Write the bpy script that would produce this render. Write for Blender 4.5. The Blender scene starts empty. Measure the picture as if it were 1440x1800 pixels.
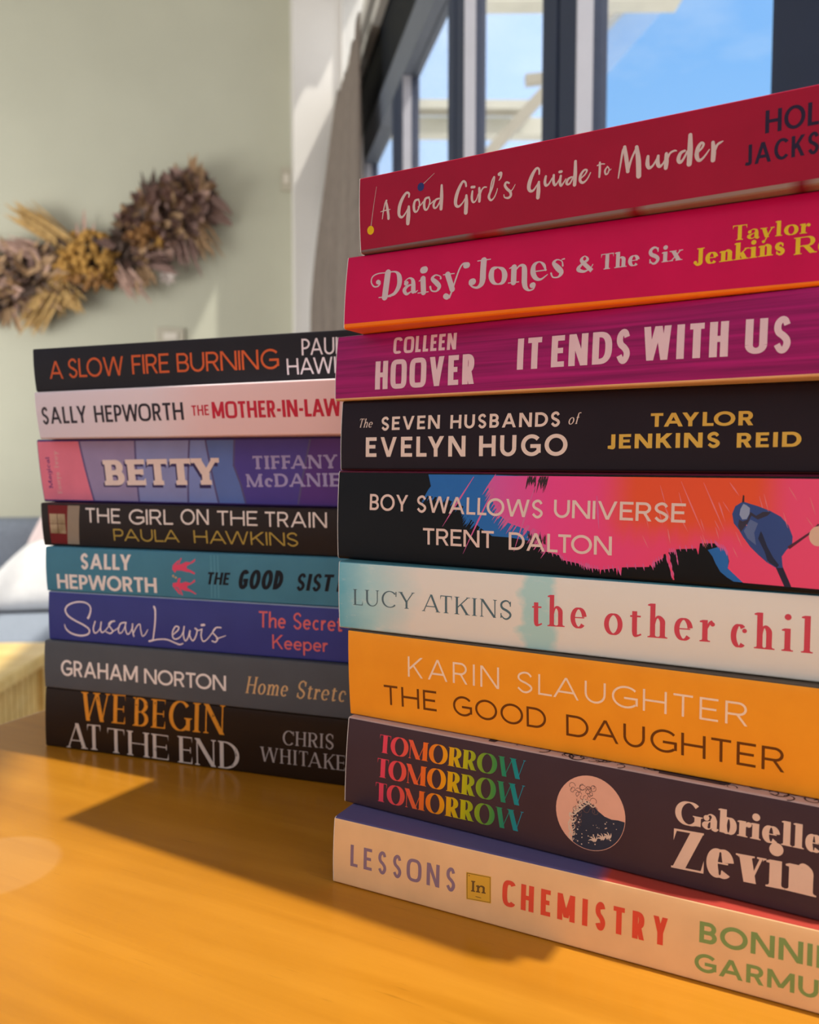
import bpy, bmesh, math, random
from mathutils import Vector, Matrix
from mathutils.geometry import tessellate_polygon

# ================================================================ camera, world, sun, exposure
scene = bpy.context.scene
COL = scene.collection
TZ = 0.74                                   # table top height
EYE = Vector((0, 0, TZ+0.157)); PITCH = 0.06327
cam_data = bpy.data.cameras.new('camera'); cam = bpy.data.objects.new('camera', cam_data); COL.objects.link(cam)
cam.location = EYE; cam.rotation_euler = (math.pi/2-PITCH, 0, 0)
cam_data.sensor_fit = 'HORIZONTAL'; cam_data.sensor_width = 36; cam_data.lens = 36
cam_data.clip_start = 0.01; cam_data.clip_end = 300
cam_data.dof.use_dof = True; cam_data.dof.focus_distance = 0.285; cam_data.dof.aperture_fstop = 17.0
scene.camera = cam
vs = scene.view_settings; vs.view_transform = 'Standard'; vs.look = 'None'; vs.gamma = 1; vs.use_curve_mapping = False
vs.exposure = 0.14
scene.cycles.use_denoising = True
scene.cycles.max_bounces = 8; scene.cycles.diffuse_bounces = 5; scene.cycles.glossy_bounces = 4; scene.cycles.transparent_max_bounces = 12
scene.cycles.caustics_reflective = False; scene.cycles.caustics_refractive = False
scene.cycles.sample_clamp_indirect = 6.0

SUN = Vector((.452, -.135, .882)).normalized()
sd = bpy.data.lights.new('sun', 'SUN'); sd.energy = 5.4; sd.color = (1, .93, .82); sd.angle = math.radians(1.1)
so = bpy.data.objects.new('sun', sd); COL.objects.link(so); so.rotation_euler = SUN.to_track_quat('Z', 'Y').to_euler(); so.location = (3, -1, 6)

ld = bpy.data.lights.new('added_left_fill', 'AREA'); ld.shape = 'RECTANGLE'; ld.size = 1.3; ld.size_y = 1.1; ld.energy = 46; ld.color = (1, .97, .90)  # added fill light out of frame at left, brightens the sage wall
lo = bpy.data.objects.new('added_left_fill', ld); COL.objects.link(lo); lo.location = (-2.95, 2.0, 1.15); lo.rotation_euler = Vector((-.75, -1, .0)).to_track_quat('Z', 'Y').to_euler()

world = bpy.data.worlds.new('sky'); scene.world = world; world.use_nodes = True
def build_world():
    nt = world.node_tree; nt.nodes.clear(); N = nt.nodes.new; Lk = nt.links.new
    tc = N('ShaderNodeTexCoord'); sep = N('ShaderNodeSeparateXYZ'); Lk(tc.outputs['Generated'], sep.inputs[0])
    ramp = N('ShaderNodeValToRGB'); cr = ramp.color_ramp                      # blue sky by height
    cr.elements[0].position = 0.0; cr.elements[0].color = (.62, .68, .72, 1)
    cr.elements[1].position = 1.0; cr.elements[1].color = (.10, .30, .75, 1)
    for p, c in ((.12, (.46, .70, .95, 1)), (.36, (.25, .53, .95, 1)), (.6, (.16, .42, .90, 1))):
        e = cr.elements.new(p); e.color = c
    Lk(sep.outputs['Z'], ramp.inputs[0])
    mp = N('ShaderNodeMapping'); mp.inputs['Rotation'].default_value = (0, .35, .3); mp.inputs['Scale'].default_value = (2.2, 2.2, 6.5); Lk(tc.outputs['Generated'], mp.inputs[0])
    nz = N('ShaderNodeTexNoise'); nz.inputs['Scale'].default_value = 1.6; nz.inputs['Detail'].default_value = 6; nz.inputs['Roughness'].default_value = .55; Lk(mp.outputs[0], nz.inputs[0])
    cl = N('ShaderNodeValToRGB'); cl.color_ramp.elements[0].position = .46; cl.color_ramp.elements[0].color = (0, 0, 0, 1)
    cl.color_ramp.elements[1].position = .74; cl.color_ramp.elements[1].color = (.6, .6, .6, 1); Lk(nz.outputs[0], cl.inputs[0])
    mx = N('ShaderNodeMix'); mx.data_type = 'RGBA'; Lk(cl.outputs[0], mx.inputs['Factor']); Lk(ramp.outputs[0], mx.inputs['A']); mx.inputs['B'].default_value = (.80, .90, 1.0, 1)
    # fill light added as bright haze in the sky behind the photographer
    mr = N('ShaderNodeMapRange'); mr.inputs['From Min'].default_value = .1; mr.inputs['From Max'].default_value = -.55; Lk(sep.outputs['Y'], mr.inputs['Value'])
    m2 = N('ShaderNodeMix'); m2.data_type = 'RGBA'; Lk(mr.outputs[0], m2.inputs['Factor']); Lk(mx.outputs['Result'], m2.inputs['A']); m2.inputs['B'].default_value = (.60, .57, .60, 1)
    # broad white glare around the sun
    dt = N('ShaderNodeVectorMath'); dt.operation = 'DOT_PRODUCT'; Lk(tc.outputs['Generated'], dt.inputs[0]); dt.inputs[1].default_value = SUN
    gr = N('ShaderNodeMapRange'); gr.interpolation_type = 'SMOOTHSTEP'; gr.inputs['From Min'].default_value = .40; gr.inputs['From Max'].default_value = 1.0; gr.inputs['To Max'].default_value = 1.8; Lk(dt.outputs['Value'], gr.inputs['Value'])
    ad = N('ShaderNodeMix'); ad.data_type = 'RGBA'; ad.blend_type = 'ADD'; ad.clamp_factor = False; Lk(gr.outputs[0], ad.inputs['Factor']); Lk(m2.outputs['Result'], ad.inputs['A']); ad.inputs['B'].default_value = (1, .97, .92, 1)
    bg = N('ShaderNodeBackground'); Lk(ad.outputs['Result'], bg.inputs[0]); bg.inputs[1].default_value = 1.0
    out = N('ShaderNodeOutputWorld'); Lk(bg.outputs[0], out.inputs[0])
build_world()

# ================================================================ helpers
random.seed(11)
def rgb(r, g, b):
    f = lambda c: (c/255/12.92) if c/255 <= .04045 else ((c/255+.055)/1.055)**2.4
    return (f(r), f(g), f(b), 1)
_mats = {}
def mat(name, col, rough=.5, noise=.06, scale=40, bump=0, spec=.5, coat=0, metal=0, stretch=(1, 1, 1), trans=0):
    """plain surface: a principled shader whose colour wanders a little with a noise"""
    if name in _mats: return _mats[name]
    m = bpy.data.materials.new(name); m.use_nodes = True; nt = m.node_tree; N = nt.nodes.new; Lk = nt.links.new
    b = nt.nodes['Principled BSDF']; b.inputs['Roughness'].default_value = rough; b.inputs['Metallic'].default_value = metal
    b.inputs['Specular IOR Level'].default_value = spec; b.inputs['Coat Weight'].default_value = coat; b.inputs['Coat Roughness'].default_value = .12
    tc = N('ShaderNodeTexCoord'); mp = N('ShaderNodeMapping'); mp.inputs['Scale'].default_value = stretch; Lk(tc.outputs['Object'], mp.inputs[0])
    nz = N('ShaderNodeTexNoise'); nz.inputs['Scale'].default_value = scale; nz.inputs['Detail'].default_value = 5; Lk(mp.outputs[0], nz.inputs[0])
    r = N('ShaderNodeValToRGB'); r.color_ramp.elements[0].position = .3; r.color_ramp.elements[1].position = .7
    r.color_ramp.elements[0].color = tuple(c*(1-noise) for c in col[:3])+(1,); r.color_ramp.elements[1].color = tuple(min(1, c*(1+noise)) for c in col[:3])+(1,)
    Lk(nz.outputs[0], r.inputs[0]); Lk(r.outputs[0], b.inputs['Base Color'])
    if bump:
        bp = N('ShaderNodeBump'); bp.inputs['Strength'].default_value = bump; bp.inputs['Distance'].default_value = .002; Lk(nz.outputs[0], bp.inputs['Height']); Lk(bp.outputs[0], b.inputs['Normal'])
    _mats[name] = m; return m

def mesh_obj(name, verts, faces, mats, parent=None, fmat=None, smooth=False):
    me = bpy.data.meshes.new(name); me.from_pydata([tuple(v) for v in verts], [], faces)
    for m in (mats if isinstance(mats, (list, tuple)) else [mats]): me.materials.append(m)
    if fmat: me.polygons.foreach_set('material_index', fmat)
    if smooth: me.polygons.foreach_set('use_smooth', [True]*len(me.polygons))
    me.update(); o = bpy.data.objects.new(name, me); COL.objects.link(o)
    if parent: o.parent = parent
    return o
def tag(o, label=None, cat=None, group=None, kind=None):
    if label: o['label'] = label
    if cat: o['category'] = cat
    if group: o['group'] = group
    if kind: o['kind'] = kind
    return o
def empty(name, loc=(0, 0, 0), rz=0):
    o = bpy.data.objects.new(name, None); COL.objects.link(o); o.location = loc; o.rotation_euler = (0, 0, rz); o.empty_display_size = .05; return o
class MB:
    """verts and faces of one mesh"""
    def __init__(s): s.v = []; s.f = []; s.m = []
    def add(s, vs, fs, mi=0):
        n = len(s.v); s.v += [tuple(v) for v in vs]; s.f += [tuple(i+n for i in f) for f in fs]; s.m += [mi]*len(fs)
    def box(s, x0, x1, y0, y1, z0, z1, mi=0, bev=0, M=None):
        if bev:
            bm = bmesh.new(); bmesh.ops.create_cube(bm, size=1)
            for v in bm.verts: v.co = ((x0+x1)/2+v.co.x*(x1-x0), (y0+y1)/2+v.co.y*(y1-y0), (z0+z1)/2+v.co.z*(z1-z0))
            bmesh.ops.bevel(bm, geom=bm.edges[:], offset=bev, segments=3, profile=.5, affect='EDGES')
            bm.verts.index_update(); vs = [v.co.copy() for v in bm.verts]; fs = [[v.index for v in f.verts] for f in bm.faces]; bm.free()
        else:
            vs = [Vector((x, y, z)) for z in (z0, z1) for y in (y0, y1) for x in (x0, x1)]
            fs = [(0, 2, 3, 1), (4, 5, 7, 6), (0, 1, 5, 4), (2, 6, 7, 3), (0, 4, 6, 2), (1, 3, 7, 5)]
        if M: vs = [M @ Vector(v) for v in vs]
        s.add(vs, fs, mi)
    def tube(s, pts, rad, n=8, mi=0):
        P = [Vector(p) for p in pts]; rs = rad if isinstance(rad, (list, tuple)) else [rad]*len(P); vs = []; fs = []
        for i, p in enumerate(P):
            d = (P[min(i+1, len(P)-1)]-P[max(i-1, 0)]).normalized(); a = d.orthogonal().normalized(); b = d.cross(a)
            vs += [p+(a*math.cos(2*math.pi*k/n)+b*math.sin(2*math.pi*k/n))*rs[i] for k in range(n)]
        for i in range(len(P)-1):
            fs += [(i*n+k, i*n+(k+1) % n, (i+1)*n+(k+1) % n, (i+1)*n+k) for k in range(n)]
        fs += [tuple(range(n-1, -1, -1)), tuple(range((len(P)-1)*n, len(P)*n))]; s.add(vs, fs, mi)
    def ball(s, c, r, n=8, mi=0, sq=(1, 1, 1)):
        vs = []; fs = []
        for i in range(n//2+1):
            t = math.pi*i/(n//2)
            for k in range(n): vs.append((c[0]+r*sq[0]*math.sin(t)*math.cos(2*math.pi*k/n), c[1]+r*sq[1]*math.sin(t)*math.sin(2*math.pi*k/n), c[2]+r*sq[2]*math.cos(t)))
        for i in range(n//2):
            fs += [(i*n+k, (i+1)*n+k, (i+1)*n+(k+1) % n, i*n+(k+1) % n) for k in range(n)]
        s.add(vs, fs, mi)
    def build(s, name, mats, parent=None, smooth=False): return mesh_obj(name, s.v, s.f, mats, parent, s.m, smooth)

# room axes: E1 runs along the back wall to the right, E2 runs away from the viewer along the window wall
ANG = math.radians(11.77); E1 = Vector((math.cos(ANG), math.sin(ANG), 0)); E2 = Vector((-math.sin(ANG), math.cos(ANG), 0))
ROOM = Matrix(((E1.x, E2.x, 0, 0), (E1.y, E2.y, 0, 0), (0, 0, 1, 0), (0, 0, 0, 1)))
PW = 0.50                                    # distance to the window wall
ZC = 3.22                                    # head of the high window
Q1, Q2 = 3.978, 4.178                        # white pier face, green wall face
def ray(px, py):
    a, b = (px-720)/1440, (900-py)/1440; c, s = math.cos(PITCH), math.sin(PITCH)
    return Vector((a, c+s*b, -s+c*b))
def on_wall(px, py, q):
    """point of the plane at depth q along E2 seen at a pixel"""
    d = ray(px, py); return EYE+d*(q-EYE.dot(E2))/d.dot(E2)
def at_depth(px, py, Y):
    d = ray(px, py); return EYE+d*(Y/d.y)

# ================================================================ the room
M_olive = mat('wall_paint_sage', (.52, .525, .425, 1), .8, .03, 3)
M_white = mat('wall_paint_white', (.74, .72, .69, 1), .8, .02, 3)
M_ceil = mat('ceiling_paint', (.8, .79, .76, 1), .9, .02, 3)
M_frame = mat('window_frame_grey', (.030, .042, .080, 1), .5, .05, 20, spec=.12)
M_skylit = mat('window_strip_skylit', (.42, .42, .47, 1), .45, .03, 20)  # pale strips paint in sky light on the mullions' near faces
M_dark = mat('header_black', (.008, .010, .014, 1), .6, .1, 10, spec=.1)  # near-black colour of the header above the doors
M_rail = mat('rail_painted', (.55, .53, .5, 1), .4, .03, 20)
def glass_mat():
    m = bpy.data.materials.new('window_glass'); m.use_nodes = True; nt = m.node_tree; nt.nodes.clear(); N = nt.nodes.new; Lk = nt.links.new
    t = N('ShaderNodeBsdfTransparent'); t.inputs[0].default_value = (.97, .98, .985, 1); g = N('ShaderNodeBsdfGlossy'); g.inputs['Roughness'].default_value = .02
    lw = N('ShaderNodeLayerWeight'); lw.inputs[0].default_value = .5; pw = N('ShaderNodeMath'); pw.operation = 'POWER'; pw.inputs[1].default_value = 5; Lk(lw.outputs['Facing'], pw.inputs[0])
    f = N('ShaderNodeMath'); f.operation = 'MULTIPLY_ADD'; f.inputs[1].default_value = .3; f.inputs[2].default_value = .02; Lk(pw.outputs[0], f.inputs[0]); mx = N('ShaderNodeMixShader'); Lk(f.outputs[0], mx.inputs[0]); Lk(t.outputs[0], mx.inputs[1]); Lk(g.outputs[0], mx.inputs[2])
    o = N('ShaderNodeOutputMaterial'); Lk(mx.outputs[0], o.inputs[0]); return m
M_glass = glass_mat()
def wood_mat(name, lo, mid, hi, rough, sc=(3, 40, 40), ring=None, coat=.10, spec=.3):
    m = bpy.data.materials.new(name); m.use_nodes = True; nt = m.node_tree; N = nt.nodes.new; Lk = nt.links.new; b = nt.nodes['Principled BSDF']
    tc = N('ShaderNodeTexCoord'); mp = N('ShaderNodeMapping'); mp.inputs['Scale'].default_value = sc; Lk(tc.outputs['Object'], mp.inputs[0])
    n1 = N('ShaderNodeTexNoise'); n1.inputs['Scale'].default_value = 1; n1.inputs['Detail'].default_value = 7; n1.inputs['Roughness'].default_value = .6; n1.inputs['Distortion'].default_value = .4; Lk(mp.outputs[0], n1.inputs[0])
    r = N('ShaderNodeValToRGB'); e = r.color_ramp.elements; e[0].position = .3; e[0].color = lo; e[1].position = .68; e[1].color = hi; x = e.new(.5); x.color = mid; Lk(n1.outputs[0], r.inputs[0])
    n2 = N('ShaderNodeTexNoise'); n2.inputs['Scale'].default_value = 9; n2.inputs['Detail'].default_value = 3; Lk(tc.outputs['Object'], n2.inputs[0])
    mr = N('ShaderNodeMapRange'); mr.inputs['From Min'].default_value = .35; mr.inputs['From Max'].default_value = .7; mr.inputs['To Min'].default_value = .9; mr.inputs['To Max'].default_value = 1.08; Lk(n2.outputs[0], mr.inputs['Value'])
    mx = N('ShaderNodeMix'); mx.data_type = 'RGBA'; mx.blend_type = 'MULTIPLY'; mx.inputs['Factor'].default_value = 1; Lk(r.outputs[0], mx.inputs['A']); Lk(mr.outputs[0], mx.inputs['B']); last = mx.outputs['Result']
    # short dark flecks along the grain
    m3 = N('ShaderNodeMapping'); m3.inputs['Scale'].default_value = (sc[0]*14, sc[1]*12, sc[2]*12); Lk(tc.outputs['Object'], m3.inputs[0])
    n3 = N('ShaderNodeTexNoise'); n3.inputs['Scale'].default_value = 1; n3.inputs['Detail'].default_value = 2; Lk(m3.outputs[0], n3.inputs[0])
    f3 = N('ShaderNodeMapRange'); f3.inputs['From Min'].default_value = .70; f3.inputs['From Max'].default_value = .80; f3.inputs['To Max'].default_value = .35; Lk(n3.outputs[0], f3.inputs['Value'])
    m4 = N('ShaderNodeMix'); m4.data_type = 'RGBA'; Lk(f3.outputs[0], m4.inputs['Factor']); Lk(last, m4.inputs['A']); m4.inputs['B'].default_value = tuple(c*.45 for c in lo[:3])+(1,); last = m4.outputs['Result']
    if ring:                                # pale round mark
        cx, cy, rr = ring; vm = N('ShaderNodeVectorMath'); vm.operation = 'DISTANCE'; sx = N('ShaderNodeVectorMath'); sx.operation = 'MULTIPLY'; sx.inputs[1].default_value = (1, 1, 0); Lk(tc.outputs['Object'], sx.inputs[0]); Lk(sx.outputs[0], vm.inputs[0]); vm.inputs[1].default_value = (cx, cy, 0)
        q = N('ShaderNodeMapRange'); q.inputs['From Min'].default_value = rr; q.inputs['From Max'].default_value = rr*.9; q.inputs['To Max'].default_value = .09; Lk(vm.outputs['Value'], q.inputs['Value'])
        m5 = N('ShaderNodeMix'); m5.data_type = 'RGBA'; Lk(q.outputs[0], m5.inputs['Factor']); Lk(last, m5.inputs['A']); m5.inputs['B'].default_value = (.72, .5, .3, 1); last = m5.outputs['Result']
    b.inputs['Specular IOR Level'].default_value = spec; Lk(last, b.inputs['Base Color']); b.inputs['Roughness'].default_value = rough; b.inputs['Coat Weight'].default_value = coat; b.inputs['Coat Roughness'].default_value = .12
    bp = N('ShaderNodeBump'); bp.inputs['Strength'].default_value = .04; bp.inputs['Distance'].default_value = .001; Lk(n1.outputs[0], bp.inputs['Height']); Lk(bp.outputs[0], b.inputs['Normal'])
    return m

def room():
    M = ROOM; S = 'structure'
    b = MB(); b.box(-4.2, PW, -2.6, Q2+.1, -.1, 0, M=M); tag(b.build('floor', wood_mat('floor_oak', (.20, .13, .08, 1), (.27, .18, .11, 1), (.33, .23, .15, 1), .45, (1.2, 12, 12))), kind=S)
    b = MB(); b.box(-4.2, PW+.1, -2.6, Q2+.1, 3.5, 3.6, M=M); tag(b.build('ceiling', M_ceil), kind=S)
    b = MB(); b.box(-4.2, PW+.1, Q2, Q2+.1, 0, 3.5, M=M); tag(b.build('wall_back', M_olive), kind=S)
    b = MB(); b.box(.274, PW, Q1, Q2, 0, 3.5, M=M); tag(b.build('wall_pier', M_white), kind=S)
    b = MB(); b.box(PW, PW+.1, -2.6, Q2, ZC, 3.5, M=M); b.box(PW, PW+.1, 3.955, Q2, 0, ZC, M=M); b.box(PW, PW+.1, 3.862, 3.955, 3.10, ZC, M=M); b.box(PW, PW+.1, -2.6, 1.0, 2.5, ZC, M=M)
    tag(b.build('wall_right', M_white), kind=S)
    b = MB(); b.box(-4.2, .27, Q2-.015, Q2, 0, .09, M=M); tag(b.build('baseboard_back', M_white), kind=S)
    # sliding doors in the window wall
    w = empty('window_1', (0, 0, 0)); tag(w, kind=S)
    b = MB(); b.box(PW-.005, PW+.06, .47, 3.955, 2.12, 2.5, M=M); b.box(PW-.045, PW+.06, -2.6, .47, 2.22, 2.5, M=M); b.build('header_box', M_dark, w)
    b = MB(); b.box(PW-.02, PW+.03, .47, 3.955, 2.01, 2.12, M=M); b.box(PW-.02, PW+.03, -2.6, .47, 2.12, 2.22, M=M); b.build('top_rail', mat('sash_rail_grey', (.13, .15, .19, 1), .45, .04, 20, spec=.2), w)
    b = MB(); b.box(PW-.02, PW+.03, -2.6, 3.955, 0, .07, M=M); b.build('bottom_rail', M_frame, w)
    for t0, t1 in ((1.1375, 1.2736), (1.737, 1.8758), (2.40, 2.57), (3.12, 3.25), (3.85, 3.955), (.47, .689), (-1.25, -1.05)):
        b = MB(); tm = (t0+t1)/2; zt = 2.01 if t0 > .4 else 2.12
        b.box(PW-.02, PW+.03, t0, tm-.004, .07, zt, M=M, bev=.003); b.box(PW-.02, PW+.03, tm+.004, t1, .07, zt, M=M, bev=.003); b.box(PW-.012, PW+.03, tm-.004, tm+.004, .07, zt, M=M); mu = b.build('mullion', M_frame, w); b = MB(); b.box(PW-.0195, PW+.005, t0-.004, t0, .07, zt-.002, M=M); b.build('mullion_skylit_strip', M_skylit, mu)
    for t0, t1 in ((-2.6, -1.25), (-1.05, .47), (.689, 1.1375), (1.2736, 1.737), (1.8758, 2.40), (2.57, 3.12), (3.25, 3.85)):
        b = MB(); b.box(PW+.006, PW+.012, t0, t1, .07, 2.01 if t0 > .47 else 2.12, M=M); b.build('pane', M_glass, w)
    w = empty('window_2'); tag(w, kind=S)
    b = MB(); b.box(PW-.004, PW+.05, 2.4, 3.955, 2.5, 2.66, M=M); b.box(PW-.004, PW+.05, 1.0, 2.4, 2.5, 2.525, M=M); b.build('transom', M_rail, w)
    b = MB(); b.box(PW-.02, PW+.03, 1.0, 1.05, 2.66, ZC, M=M); b.build('jamb', M_frame, w)
    b = MB(); b.box(PW+.006, PW+.012, 2.4, 3.955, 2.66, ZC, M=M); b.box(PW+.006, PW+.012, 1.05, 2.4, 2.525, ZC, M=M); b.build('pane', M_glass, w)
    b = MB(); b.box(-20, 40, -20, 60, -.16, -.12); tag(b.build('patio', mat('patio_paving', (.42, .40, .37, 1), .8, .1, 2)), kind=S)
room()

# ---------------------------------------------------------------- pergola outside
def pergola():
    root = empty('pergola', (0, 6, 0)); tag(root, 'cream timber pergola with braced beams outside the window', 'pergola')
    inv = Matrix.Translation((0, -6, 0))
    cream = mat('pergola_cream_paint', (.72, .70, .60, 1), .6, .05, 8); beige = mat('pergola_brace_paint', (.50, .46, .38, 1), .6, .06, 8)
    def beam(name, a, c, Y, h, dep, m):
        A, B = at_depth(*a, Y), at_depth(*c, Y); d = (B-A).normalized(); up = Vector((0, 1, 0)).cross(d).normalized(); up = up if up.z > 0 else -up; y = Vector((0, 1, 0)); o = MB()
        vs = [inv @ (p+up*(h/2)*i+y*j*dep) for p in (A, B) for i in (-1, 1) for j in (0, 1)]
        o.add(vs, [(0, 2, 3, 1), (4, 5, 7, 6), (0, 1, 5, 4), (2, 6, 7, 3), (0, 4, 6, 2), (1, 3, 7, 5)]); o.build(name, m, root)
    beam('rail', (560, 180), (935, 183), 5.0, .05, .09, cream)
    beam('rail', (560, 191), (935, 195), 5.03, .03, .05, beige)
    beam('beam', (560, 218), (1005, 222), 5.1, .10, .1, cream)
    beam('beam', (600, -10), (1200, -14), 4.2, .07, .12, cream)
    beam('brace', (830, 300), (1120, -20), 4.5, .055, .06, beige)
    beam('bracket', (925, 138), (985, 132), 4.6, .05, .05, beige)
    pts = [at_depth(*p, 4.45) for p in ((1015, 190), (1015, 100), (1110, -10), (1190, -10))]; o = MB()
    o.add([inv @ (p+Vector((0, j, 0))) for j in (0, .012) for p in pts], [(0, 1, 2, 3), (7, 6, 5, 4), (0, 4, 5, 1), (1, 5, 6, 2), (2, 6, 7, 3), (3, 7, 4, 0)])
    m = bpy.data.materials.new('polycarbonate_sheet'); m.use_nodes = True; nt = m.node_tree; nt.nodes.clear()
    t = nt.nodes.new('ShaderNodeBsdfTransparent'); t.inputs[0].default_value = (.95, .97, 1, 1); dfu = nt.nodes.new('ShaderNodeBsdfTranslucent'); dfu.inputs[0].default_value = (.7, .75, .8, 1)
    mx = nt.nodes.new('ShaderNodeMixShader'); mx.inputs[0].default_value = .22; nt.links.new(t.outputs[0], mx.inputs[1]); nt.links.new(dfu.outputs[0], mx.inputs[2]); oo = nt.nodes.new('ShaderNodeOutputMaterial'); nt.links.new(mx.outputs[0], oo.inputs[0])
    o.build('roof_sheet', m, root)
    pts = [at_depth(*p) for p in ((560, 330, 6.6), (1000, 330, 6.6), (1000, -60, 5.3), (560, -60, 5.3))]; o = MB()
    o.add([inv @ (p+Vector((0, j, 0))) for j in (0, .012) for p in pts], [(0, 1, 2, 3), (7, 6, 5, 4), (0, 4, 5, 1), (1, 5, 6, 2), (2, 6, 7, 3), (3, 7, 4, 0)]); o.build('roof_sheet', m, root)
    for X in (2.75, 4.4):
        o = MB(); o.box(X-.05, X+.05, -.9, -.8, -.12, 3.1); o.build('post', cream, root)
pergola()

# ---------------------------------------------------------------- curtain and rails
def curtain():
    root = empty('curtain', tuple(ROOM @ Vector((.42, 3.3, 0)))); tag(root, 'taupe curtain gathered beside the glass doors next to the white pier', 'curtain'); inv = Matrix.Translation(-root.location)
    b = MB(); nu, nv = 90, 40; vs = []; fs = []
    for j in range(nv+1):
        f = j/nv; z = 2.42-(2.42-.04)*f; g = min(1, f*2.6)
        t0 = 2.86-.22*g; t1 = 3.50+.36*min(1, f*4)
        for i in range(nu+1):
            u = i/nu; t = t0+(t1-t0)*u
            off = .078+.05*min(1, f*3.0)*(.35+.65*u)
            e = PW-off-(.010+.034*g)*math.sin(u*math.pi*9+.5*math.sin(u*9))-.006*math.sin(u*61+f*5)*g
            zz = z-(.03*math.sin(u*math.pi*9)**2 if j == 0 else 0)-(.10*(1-abs(2*u-1)**2)*(1-g)*.4 if u > .1 else 0)
            vs.append(inv @ (ROOM @ Vector((min(e, PW-.052), t, zz))))
    for j in range(nv):
        for i in range(nu): a = j*(nu+1)+i; fs.append((a, a+1, a+nu+2, a+nu+1))
    b.add(vs, fs); m = mat('taupe_linen', (.20, .165, .14, 1), .85, .12, 60, bump=.2, stretch=(1, 1, .3)); o = b.build('drape', m, root, smooth=True)
    sm = o.modifiers.new('thick', 'SOLIDIFY'); sm.thickness = .003
    r = empty('curtain_rail', tuple(ROOM @ Vector((PW-.03, 2.4, 2.45)))); tag(r, 'pale double curtain track running along the window head', 'curtain rail'); inv = Matrix.Translation(-r.location)
    for e, z in ((PW-.028, 2.505), (PW-.028, 2.390)):
        b = MB(); b.box(e-.010, e+.022, .9, 3.9, z-.018, z+.018, M=inv @ ROOM, bev=.004); b.build('track', M_rail, r)
curtain()

# ---------------------------------------------------------------- switches
def switch(px, py, w, h, label, col):
    p = on_wall(px, py, Q2); root = empty('light_switch', p, ANG); tag(root, label, 'light switch')
    b = MB(); b.box(-w/2, w/2, -.012, 0, -h/2, h/2, bev=.003); b.build('plate', mat('switch_plate', col, .4, .03, 30), root)
    b = MB(); b.box(-w*.25, w*.25, -.017, -.010, -h*.2, h*.2, bev=.002); b.build('rocker', mat('switch_rocker', (.72, .68, .6, 1), .35, .03, 30), root)
switch(503, 316, .052, .112, 'small narrow beige switch high on the sage wall by the white pier', (.50, .47, .38, 1))
switch(300, 592, .13, .085, 'wide cream switch on the sage wall below the dried flower garland', (.80, .68, .5, 1))

# ---------------------------------------------------------------- sofa, cushions, bench
def pillow(c, w, h, th, shear, m, label):
    n = 16; b = MB(); vs = []; fs = []
    for sgn in (1, -1):
        base = len(vs)
        for j in range(n+1):
            for i in range(n+1):
                u, v = i/n*2-1, j/n*2-1; k = max((1-u**4)*(1-v**4), 0)**.5
                x, y, z = u*w/2*(1-.06*v*v), sgn*th/2*k, (v+1)*h/2*(1-.05*u*u)
                vs.append(Vector((x+shear*z, y+.16*z, z)))
        for j in range(n):
            for i in range(n):
                a = base+j*(n+1)+i; fs.append((a, a+1, a+n+2, a+n+1) if sgn < 0 else (a, a+n+1, a+n+2, a+1))
    b.add(vs, fs); o = b.build('cushion', m, None, True); o.location = c; o.rotation_euler = (0, 0, ANG); tag(o, label, 'cushion'); return o
def sofa():
    root = empty('sofa', tuple(ROOM @ Vector((-1.12, 2.70, 0))), ANG); tag(root, 'blue-grey fabric sofa standing in front of the sage wall', 'sofa')
    m = mat('sofa_blue_grey_fabric', (.20, .23, .28, 1), .9, .12, 120, bump=.25); ml = mat('sofa_leg_wood', (.2, .12, .07, 1), .5)
    L = 1.2
    b = MB(); b.box(-L, L, -.42, .45, .14, .32, bev=.03); b.build('base', m, root, True)
    for k in (-1, 1):
        b = MB(); b.box(min(0, k*(L-.16))+.005, max(0, k*(L-.16))-.005, -.46, .24, .30, .435, bev=.04); b.build('seat_cushion', m, root, True)
        b = MB(); b.box(min(0, k*(L-.16))+.005, max(0, k*(L-.16))-.005, .20, .40, .42, .70, bev=.05); b.build('back_cushion', m, root, True)
        b = MB(); b.box(k*(L-.08)-.08, k*(L-.08)+.08, -.44, .46, .14, .55, bev=.04); b.build('armrest', m, root, True)
    b = MB(); b.box(-L, L, .36, .5, .14, .66, bev=.04); b.build('backrest', m, root, True)
    for x in (-L+.1, L-.1):
        for y in (-.36, .4): b = MB(); b.tube([(x, y, 0), (x, y, .15)], [.018, .026]); b.build('leg', ml, root)
sofa()
pillow(tuple(ROOM @ Vector((-.545, 2.66, .437))), .56, .22, .10, .85, mat('cushion_white_cotton', (.78, .77, .76, 1), .9, .04, 50, bump=.2), 'white cushion slumped on the blue-grey sofa')
pillow(tuple(ROOM @ Vector((-.50, 2.79, .437))), .50, .36, .09, .42, mat('cushion_pink_cotton', (.72, .58, .56, 1), .9, .04, 50, bump=.2), 'pale pink cushion standing behind the white one on the sofa')
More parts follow.
